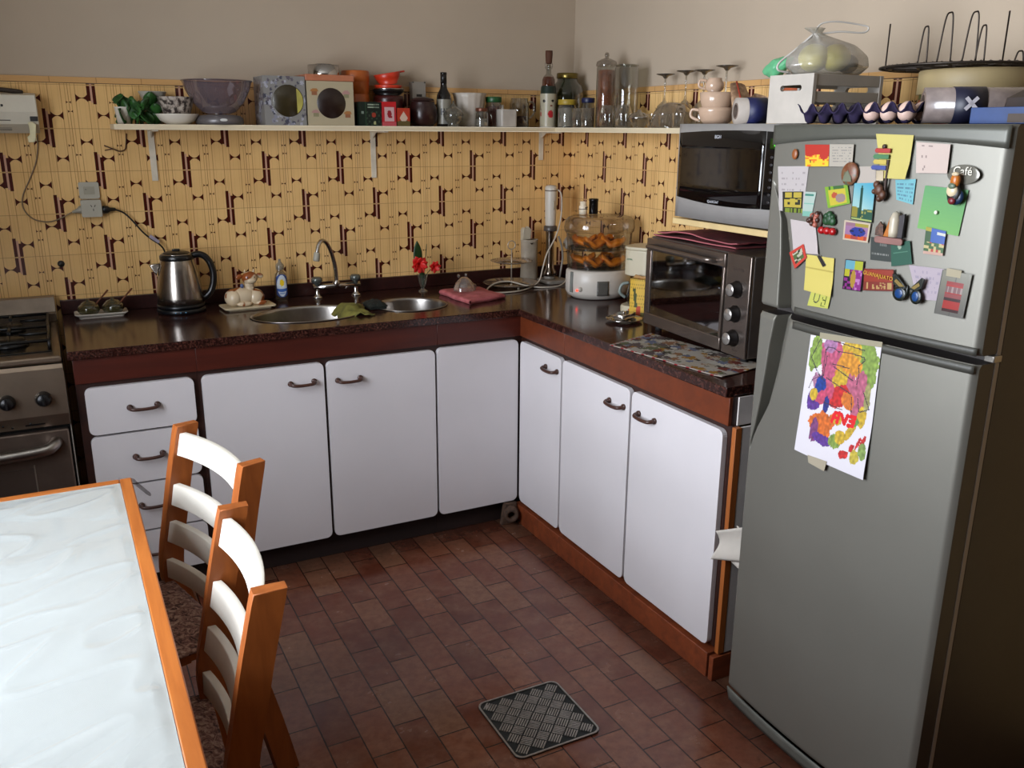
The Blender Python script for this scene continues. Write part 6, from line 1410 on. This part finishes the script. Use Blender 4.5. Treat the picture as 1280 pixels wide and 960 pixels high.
card('beach_magnet', 'beach scene magnet with blue sea under the green sheet', 'magnet', [(-2.466, 1.405), (-2.509, 1.400), (-2.509, 1.352), (-2.467, 1.352)], lambda u, v: (.66, .52, .46) if v > .9 else ((.55, .52, .10) if u < .3 and v < .14 else ((.12, .26, .10) if u < .28 and v < .55 else ((.70, .70, .66) if (u > .6 and .1 < v < .2) else ((.12, .28, .56) if v < .55 else ((.14, .30, .10) if hsh(int(u*8), int(v*9)) < .3 else ((.60, .12, .08) if hsh(int(u*8), int(v*9)) < .55 else (.66, .60, .40))))))), 24, 28, th=.004, rough=.3)
def carf(u, v):
    if .22 < u < .80 and .22 < v < .9:
        if v < .30: return (.50, .14, .14)
        if .34 < v < .48: return (.42, .30, .30) if int(u*20) % 3 else (.55, .48, .46)
        if .50 < v < .58: return (.48, .22, .22)
        if .60 < v < .66: return (.16, .08, .08)
        if v > .84: return (.20, .08, .08)
        return (.56, .14, .12)
    return mixc((.45, .44, .38), (.34, .33, .31), v) if hsh(int(u*20), 1) > .2 else (.30, .30, .28)
card('car_photo', 'laminated photo of a red car at the lower right of the freezer door', 'photo', [(-2.513, 1.326), (-2.573, 1.324), (-2.568, 1.237), (-2.508, 1.238)], carf, 30, 44, rough=.2)
card('tape_piece', 'beige tape over the top edge of the red car photo', 'tape', [(-2.522, 1.330), (-2.552, 1.329), (-2.551, 1.314), (-2.522, 1.315)], plain((.60, .56, .46)), 4, 4)
card('diamond_magnet', 'red diamond-shaped magnet with a green and white picture', 'magnet', [(-2.103, 1.309), (-2.149, 1.335), (-2.164, 1.305), (-2.128, 1.274)], lambda u, v: (.66, .20, .15) if min(u, 1-u, v, 1-v) < .17 else ((.12, .10, .09) if hsh(int(u*9), int(v*9), 2) > .78 else ((.62, .60, .52) if hsh(int(u*7), int(v*7)) > .45 else (.26, .33, .17))), 24, 24, th=.003)
card('magnet_strip', 'short black magnet strip on the yellow note', 'magnet', [(-2.196, 1.313), (-2.204, 1.316), (-2.225, 1.296), (-2.217, 1.291)], plain((.09, .06, .05)), 4, 4, th=.002)
o, of = card('wooden_sign', 'brown wooden sign magnet lettered in yellow', 'magnet', [(-2.333, 1.304), (-2.407, 1.312), (-2.412, 1.267), (-2.337, 1.257)], lambda u, v: (.36, .10, .05) if min(u, 1-u) < .03 or min(v, 1-v) < .04 else ((.50, .15, .07) if v < .60 else ((.62, .50, .30) if (.10 < u < .16 or (.3 < u < .75 and hsh(int(u*20), int(v*20)) > .5) or (.8 < u < .95)) and .64 < v < .92 else (.42, .12, .07))), 36, 24, th=.005, rough=.4)
yl = mat('yellow_letters', (.74, .56, .16), .45, var=0)
text('lettering', 'GUANAJUATO', yl, o, (facex(-2.37)-of-.0010, -2.371, 1.2935), (PI/2, .05, -PI/2), .0118, .0006)
wt_m = mat('white_letters', (.86, .84, .78), .4, var=0)
def relief(name, label, loc): return thing(name, label, 'magnet', loc)
def door_pt(y, z, off=.001): return (facex(y)-off, y, z)
# little brown capsule
g = relief('small_magnet', 'tiny orange-brown capsule magnet at the upper left', door_pt(-2.090, 1.534)); b = B(); b.ell((-.004, 0, 0), (.004, .009, .012), 14, 10); obj('magnet_body', b, mat('copper_brown', (.52, .29, .13), .4), g)
g = relief('stone_magnet', 'oval brown painted stone magnet above the tilted green card', door_pt(-2.267, 1.498)); b = B(); b.ell((-.006, 0, 0), (.007, .023, .025), 24, 14, Matrix.Rotation(.25, 3, 'X')); sm_ = NT('painted_stone'); sm_.set(Roughness=.4); vv = sm_.coords(); sm_.link(sm_.ramp(sm_.noise(vv, 60, 3), [(.4, (.40, .22, .12)), (.55, (.45, .30, .20)), (.62, (.30, .33, .25))]), sm_.b.inputs['Base Color']); obj('magnet_body', b, sm_.mat, g)
b = B(); b.prism([(-.012, -.016), (.012, -.016), (.010, -.006), (.004, .004), (.0, .008), (-.005, 0), (-.010, -.006)], -.0135, -.0125, 'YZ'); obj('painting', b, mat('stone_paint', (.36, .38, .30), .5), g)
g = relief('berry_magnet', 'brown and pink berry cluster magnet on the left', door_pt(-2.176, 1.400)); rb_ = random.Random(2)
for k in range(12):
    b = B(); a = rb_.random()*6; r = .017*math.sqrt(rb_.random()); b.ell((-.007, r*math.cos(a), r*math.sin(a)*1.15), .0065, 12, 8); obj('berry', b, (mat('berry_brown', (.24, .13, .09), .4), mat('berry_pink', (.60, .34, .28), .4))[k % 2], g)
b = B(); b.ell((-.004, -.012, -.008), (.004, .012, .018), 14, 10); obj('backing', b, mat('leaf_brown', (.20, .14, .09), .6), g)
g = relief('bush_magnet', 'green cactus magnet on red berries, right of the berry cluster', door_pt(-2.222, 1.388))
b = B()
for y, z, r in ((0, .010, .013), (-.009, .006, .010), (.008, .006, .010), (0, .020, .008), (-.010, .016, .006), (.009, .016, .007)): b.ell((-.006, y, z), (.006, r, r), 14, 10)
obj('bush', b, mat('cactus_green', (.08, .24, .11), .5, var=.2), g)
b = B()
for y in (-.016, 0, .016): b.ell((-.007, y+.002, -.016), (.007, .010, .0085), 14, 10)
obj('berries', b, mat('berry_red', (.58, .05, .07), .3), g)
g = relief('signpost_magnet', 'magnet of a signpost with red, green, yellow and blue boards', door_pt(-2.350, 1.50, .005))
for k, (z, y0, y1, m_) in enumerate(((.048, -.018, .017, mat('sign_red', (.60, .14, .12), .5)), (.036, -.016, .020, mat('sign_green', (.22, .42, .26), .5)), (.0255, -.012, .018, mat('sign_yellow', (.68, .60, .26), .5)), (.014, -.012, .022, mat('sign_blue', (.20, .25, .50), .5)))):
    b = B(); b.prism([(y0, z-.0045), (y1, z-.0045), (y1+.004, z), (y1, z+.0045), (y0, z+.0045)], -.008, -.004, 'YZ', bev=.0008); obj('board', b, m_, g)
b = B(); b.box(-.006, -.001, -.016, -.012, -.052, .030); b.ell((-.006, -.001, .056), (.003, .005, .005), 10, 8); obj('post', b, mat('post_brown', (.20, .12, .08), .5), g)
b = B(); b.prism([(-.008, -.012), (.010, -.012), (.012, .008), (-.006, .008)], -.006, -.001, 'YZ'); obj('paper_tag', b, mat('tag_cream', (.66, .60, .50), .6), g)
b = B()
for y, z, r in ((-.002, -.030, .012), (.004, -.020, .008), (-.012, -.040, .010), (-.006, -.048, .007), (.008, -.034, .006)): b.ell((-.008, y, z), (.007, r, r), 12, 8)
obj('figure', b, mat('figure_brown', (.28, .16, .09), .5, var=.25, vscale=120), g)
# oval cafe tag and figure
g = relief('oval_magnet', 'clear oval magnet with white lettering at the upper right', door_pt(-2.526, 1.508)); b = B(); b.ell((-.003, 0, 0), (.002, .035, .0185), 32, 10); obj('magnet_body', b, mat('grey_oval', (.44, .43, .39), .15, .2, var=0), g)
text('lettering', 'Café', wt_m, g, (-.0062, .0, .006), FACE_MX, .022)
g = relief('cup_magnet', 'orange and cream round-topped figure magnet over the clear oval', door_pt(-2.520, 1.483, .008))
for nm, c_, r_, m_ in (('base', (-.004, -.002, -.016), (.006, .018, .016), mat('teal_blue', (.08, .16, .26), .3)), ('coat', (-.007, 0, -.010), (.006, .015, .016), mat('dark_dot')), ('belly', (-.010, .002, -.005), (.006, .012, .012), mat('cream_dish')), ('top', (-.009, -.001, .014), (.007, .010, .014), mat('orange_glaze', (.70, .40, .14), .3)), ('crest', (-.012, -.002, .026), (.005, .008, .004), mat('cream_dish')), ('middle', (-.014, .001, .004), (.004, .008, .006), mat('sage', (.36, .42, .34), .4)), ('foot', (-.010, .0, -.024), (.005, .008, .007), mat('wine_red', (.40, .10, .13), .4))):
    b = B(); b.ell(c_, r_, 16, 10); obj(nm, b, m_, g)
g = relief('round_magnet', 'tiny white round magnet in the middle of the green sheet', door_pt(-2.4835, 1.434, .006)); b = B(); b.ell((-.001, 0, 0), (.003, .004, .004), 12, 8); obj('magnet_body', b, wt_m, g)
g = relief('kitchen_magnet', 'relief magnet of a bottle and cup over a pinkish plaque', door_pt(-2.387, 1.398, .004))
for nm, poly, d0, d1, m_ in (('plaque', rrect(-.036, .034, -.036, -.022, .006, 4), -.008, -.003, mat('plaque_pink', (.48, .33, .30), .5)), ('block', [(-.034, -.021), (-.020, -.021), (-.020, .024), (-.034, .028)], -.008, -.002, mat('charcoal', (.17, .15, .16), .5)), ('cone', [(.012, -.021), (-.010, -.021), (-.004, .018), (-.001, .020)], -.009, -.003, mat('amber', (.62, .36, .10), .4)), ('puppet', [(.034, -.021), (.012, -.021), (.016, .000), (.024, .008), (.034, -.006)], -.008, -.003, mat('mottled', (.30, .20, .15), .5, var=.4, vscale=160))):
    b = B(); b.prism(poly, d0, d1, 'YZ', bev=.001); obj(nm, b, m_, g)
b = B(); b.lathe([(0, -.020), (.010, -.020), (.011, -.010), (.011, .016), (.007, .028), (.0, .032)], (-.006, -.012, 0), 16); obj('bottle', b, mat('bottle_cream', (.70, .66, .58), .35), g)
g = relief('butterfly_magnet', 'dark butterfly magnet with blue and gold wings', door_pt(-2.450, 1.279, .004))
bw = mat('wing_dark', (.07, .09, .06), .35); bb_ = mat('wing_blue', (.06, .22, .42), .3); bgd = mat('wing_gold', (.46, .38, .16), .4)
for s, k in ((1, 1.0), (-1, .82)):
    b = B(); b.prism([(s*.002, -.002), (s*.034*k, .026), (s*.042*k, .024), (s*.038*k, .004), (s*.026*k, -.002)], -.010, -.006, 'YZ', bev=.001); b.ell((-.008, s*.020, -.014), (.003, .017*k, .015), 18, 10); w_ = obj('wing', b, bw, g)
    b = B(); b.ell((-.0105, s*.020, -.013), (.0015, .010*k, .010), 16, 8); obj('spot', b, bb_, w_)
    b = B(); b.prism([(s*.008, .003), (s*.030*k, .016), (s*.034*k, .010), (s*.020*k, .001)], -.0112, -.0102, 'YZ'); obj('stripe', b, bgd, w_)
b = B(); b.ell((-.010, 0, -.004), (.004, .004, .012), 12, 8); obj('insect_body', b, bw, g)
# ---- the child's painting on the lower door
DQ = [(-2.199, 1.130), (-2.398, 1.150), (-2.400, .842), (-2.186, .842)]
def seg_d(px, py, ax, ay, bx, by):
    dx, dy = bx-ax, by-ay; t = max(0, min(1, ((px-ax)*dx+(py-ay)*dy)/(dx*dx+dy*dy+1e-9))); return math.hypot(px-ax-t*dx, py-ay-t*dy)
PK, YE, OR, GR, RD, BL, VI = (.70, .30, .42), (.76, .62, .16), (.80, .38, .12), (.48, .58, .24), (.74, .13, .13), (.08, .20, .52), (.33, .18, .52)
BLOB = [(.12, .15, .09, .14, .1, GR), (.83, .16, .14, .15, .4, GR), (.88, .26, .07, .10, 0, GR), (.35, .14, .13, .14, .2, PK), (.38, .28, .13, .13, 0, PK), (.33, .06, .08, .05, 0, (.62, .42, .58)), (.62, .12, .11, .11, .1, YE), (.60, .24, .14, .14, 0, (.80, .52, .14)), (.55, .33, .13, .08, 0, YE), (.78, .40, .13, .15, -.3, (.68, .34, .44)), (.20, .36, .07, .06, 0, (.66, .44, .56)), (.25, .40, .065, .075, 0, BL), (.50, .44, .16, .08, 0, RD), (.33, .47, .12, .05, -.5, (.74, .26, .38)), (.65, .46, .07, .06, 0, (.80, .42, .14)), (.14, .52, .05, .07, .3, VI), (.20, .57, .08, .03, -.3, VI), (.17, .48, .05, .04, 0, YE), (.37, .54, .045, .06, .3, (.12, .16, .45)), (.34, .71, .14, .10, 0, OR), (.48, .66, .14, .045, -.7, OR), (.24, .78, .05, .09, 0, (.45, .22, .42)), (.38, .82, .12, .035, .05, VI), (.56, .80, .085, .055, 0, GR), (.55, .63, .05, .035, 0, YE), (.62, .75, .06, .05, .3, YE), (.75, .67, .10, .03, -.9, YE), (.86, .55, .045, .07, .2, YE), (.78, .60, .045, .04, 0, (.35, .52, .22)), (.85, .86, .06, .05, 0, (.74, .66, .22)), (.70, .875, .055, .028, -.2, RD), (.80, .80, .035, .022, -.8, RD), (.92, .73, .05, .018, -1.1, RD), (.865, .755, .045, .014, -1.1, RD), (.93, .80, .04, .05, 0, (.48, .58, .28)), (.90, .40, .035, .09, 0, (.58, .56, .34))]
LN = [(.26, .11, .29, .075), (.29, .075, .37, .075), (.37, .075, .45, .10), (.45, .10, .62, .095), (.62, .095, .80, .11), (.80, .11, .815, .135), (.815, .135, .74, .18), (.74, .18, .76, .24), (.76, .24, .745, .32), (.26, .11, .29, .15), (.29, .15, .27, .33), (.36, .02, .80, .06), (.38, .20, .62, .21), (.10, .22, .22, .32), (.22, .32, .30, .35), (.16, .02, .06, .18), (.06, .18, .16, .28), (.32, .32, .68, .40), (.40, .22, .70, .30), (.34, .52, .60, .54), (.70, .42, .72, .54), (.12, .36, .08, .44), (.20, .33, .12, .36), (.84, .36, .94, .48), (.94, .48, .82, .52), (.82, .52, .78, .42), (.26, .10, .26, .33)]
EVA = [(.52, .555, .54, .635), (.535, .57, .47, .575), (.54, .60, .48, .605), (.545, .635, .48, .64)]
LET = [(.545, .565, .60, .60), (.545, .60, .60, .585), (.62, .575, .645, .645), (.645, .645, .70, .57)]
def letters(u, v):
    w = .021
    E_ = [(.88-.10, .565, .86-.10, .640), (.88-.10, .565, .81-.10, .572), (.87-.10, .602, .82-.10, .606), (.86-.10, .640, .80-.10, .644)]
    V_ = [(.70-.02, .57, .668-.02, .64), (.668-.02, .64, .62-.02, .575)]
    A_ = [(.60-.03, .57, .58-.03, .645), (.54-.03, .575, .51-.03, .65), (.60-.03, .57, .54-.03, .575), (.585-.03, .61, .53-.03, .615)]
    return any(seg_d(u, v*1.45, a, b_*1.45, c, d*1.45) < w for a, b_, c, d in E_+V_+A_)
def paintingf(u, v):
    for x, y, rx, ry, a, c in reversed(BLOB):
        dx, dy = u-x, v-y; ca, sa = math.cos(a), math.sin(a); k_ = 1.16; px, py = (dx*ca+dy*sa)/(rx*k_), (-dx*sa+dy*ca)/(ry*k_)
        n = noise.noise(Vector((u*9, v*9, x*9)))*.75+noise.noise(Vector((u*34, v*26, x*5)))*.35
        if px*px+py*py < 1+n:
            for l in LN:
                if seg_d(u, v*1.45, l[0], l[1]*1.45, l[2], l[3]*1.45) < .0055: return (.22, .18, .22)
            if letters(u, v): return (.80, .10, .12)
            wash = .86+.25*noise.noise(Vector((u*30, v*36, 2)))
            return tuple(min(1, q*wash+.04) for q in c)
    if letters(u, v): return (.76, .08, .10)
    for l in LN:
        if seg_d(u, v*1.45, l[0], l[1]*1.45, l[2], l[3]*1.45) < .005: return (.30, .27, .32)
    return (.80, .78, .80)
card('child_painting', 'colourful child painting on white paper taped to the lower fridge door', 'painting', DQ, paintingf, 110, 150, th=.0004, curl=.008, lift=.003, rough=.7)
card('tape_piece', 'cream tape across the top edge of the child painting', 'tape', [(-2.228, 1.142), (-2.400, 1.156), (-2.400, 1.144), (-2.228, 1.128)], plain((.56, .53, .44)), 8, 3, lift=.0042)
card('tape_piece', 'cream tape tab at the bottom left of the child painting', 'tape', [(-2.235, .846), (-2.295, .850), (-2.290, .824), (-2.240, .828)], plain((.62, .58, .50)), 6, 4, lift=.010)
# ================================================================ daylight, sky and camera
wd = bpy.data.worlds.new('sky'); SC.world = wd; wd.use_nodes = True
bg = wd.node_tree.nodes['Background']; sk = wd.node_tree.nodes.new('ShaderNodeTexSky'); sk.sky_type = 'HOSEK_WILKIE'
sk.turbidity = 4; sk.sun_direction = Vector((-.3, -.6, .7)).normalized()
wd.node_tree.links.new(sk.outputs[0], bg.inputs[0]); bg.inputs[1].default_value = 1.2
def area(name, loc, rot, sx, sy, power, col):
    l = bpy.data.lights.new(name, 'AREA'); l.shape = 'RECTANGLE'; l.size = sx; l.size_y = sy; l.energy = power; l.color = col
    o = bpy.data.objects.new(name, l); COL.objects.link(o); o.location = loc; o.rotation_euler = rot
    return o
area('daylight', (XL-.13, (WY0+WY1)/2, (WZ0+WZ1)/2), (0, -PI/2, 0), WZ1-WZ0-.1, WY1-WY0-.1, 166, (.89, .95, 1.0))

cam = bpy.data.cameras.new('camera'); co = bpy.data.objects.new('camera', cam); COL.objects.link(co)
cam.sensor_width = 36; cam.lens = 36*1100.1/1280; cam.clip_start = .05
yaw, pitch, roll = -0.4787736, -0.281875, 0.00707
fwv = Vector((-math.sin(yaw)*math.cos(pitch), math.cos(yaw)*math.cos(pitch), math.sin(pitch)))
r_ = fwv.cross(Vector((0, 0, 1))).normalized(); u_ = r_.cross(fwv)
r2 = r_*math.cos(roll)+u_*math.sin(roll); u2 = -r_*math.sin(roll)+u_*math.cos(roll)
mw = Matrix((r2, u2, -fwv)).transposed().to_4x4(); mw.translation = Vector((-2.198815, -3.654341, 1.585))
co.matrix_world = mw
SC.camera = co
SC.view_settings.view_transform = 'Standard'; SC.view_settings.look = 'None'
SC.view_settings.gamma = 1; SC.view_settings.use_curve_mapping = False
SC.view_settings.exposure = 0.0
try:
    SC.cycles.use_denoising = True; SC.cycles.max_bounces = 10; SC.cycles.transparent_max_bounces = 24
    SC.cycles.caustics_reflective = False; SC.cycles.caustics_refractive = False; SC.cycles.sample_clamp_indirect = 6
except Exception: pass
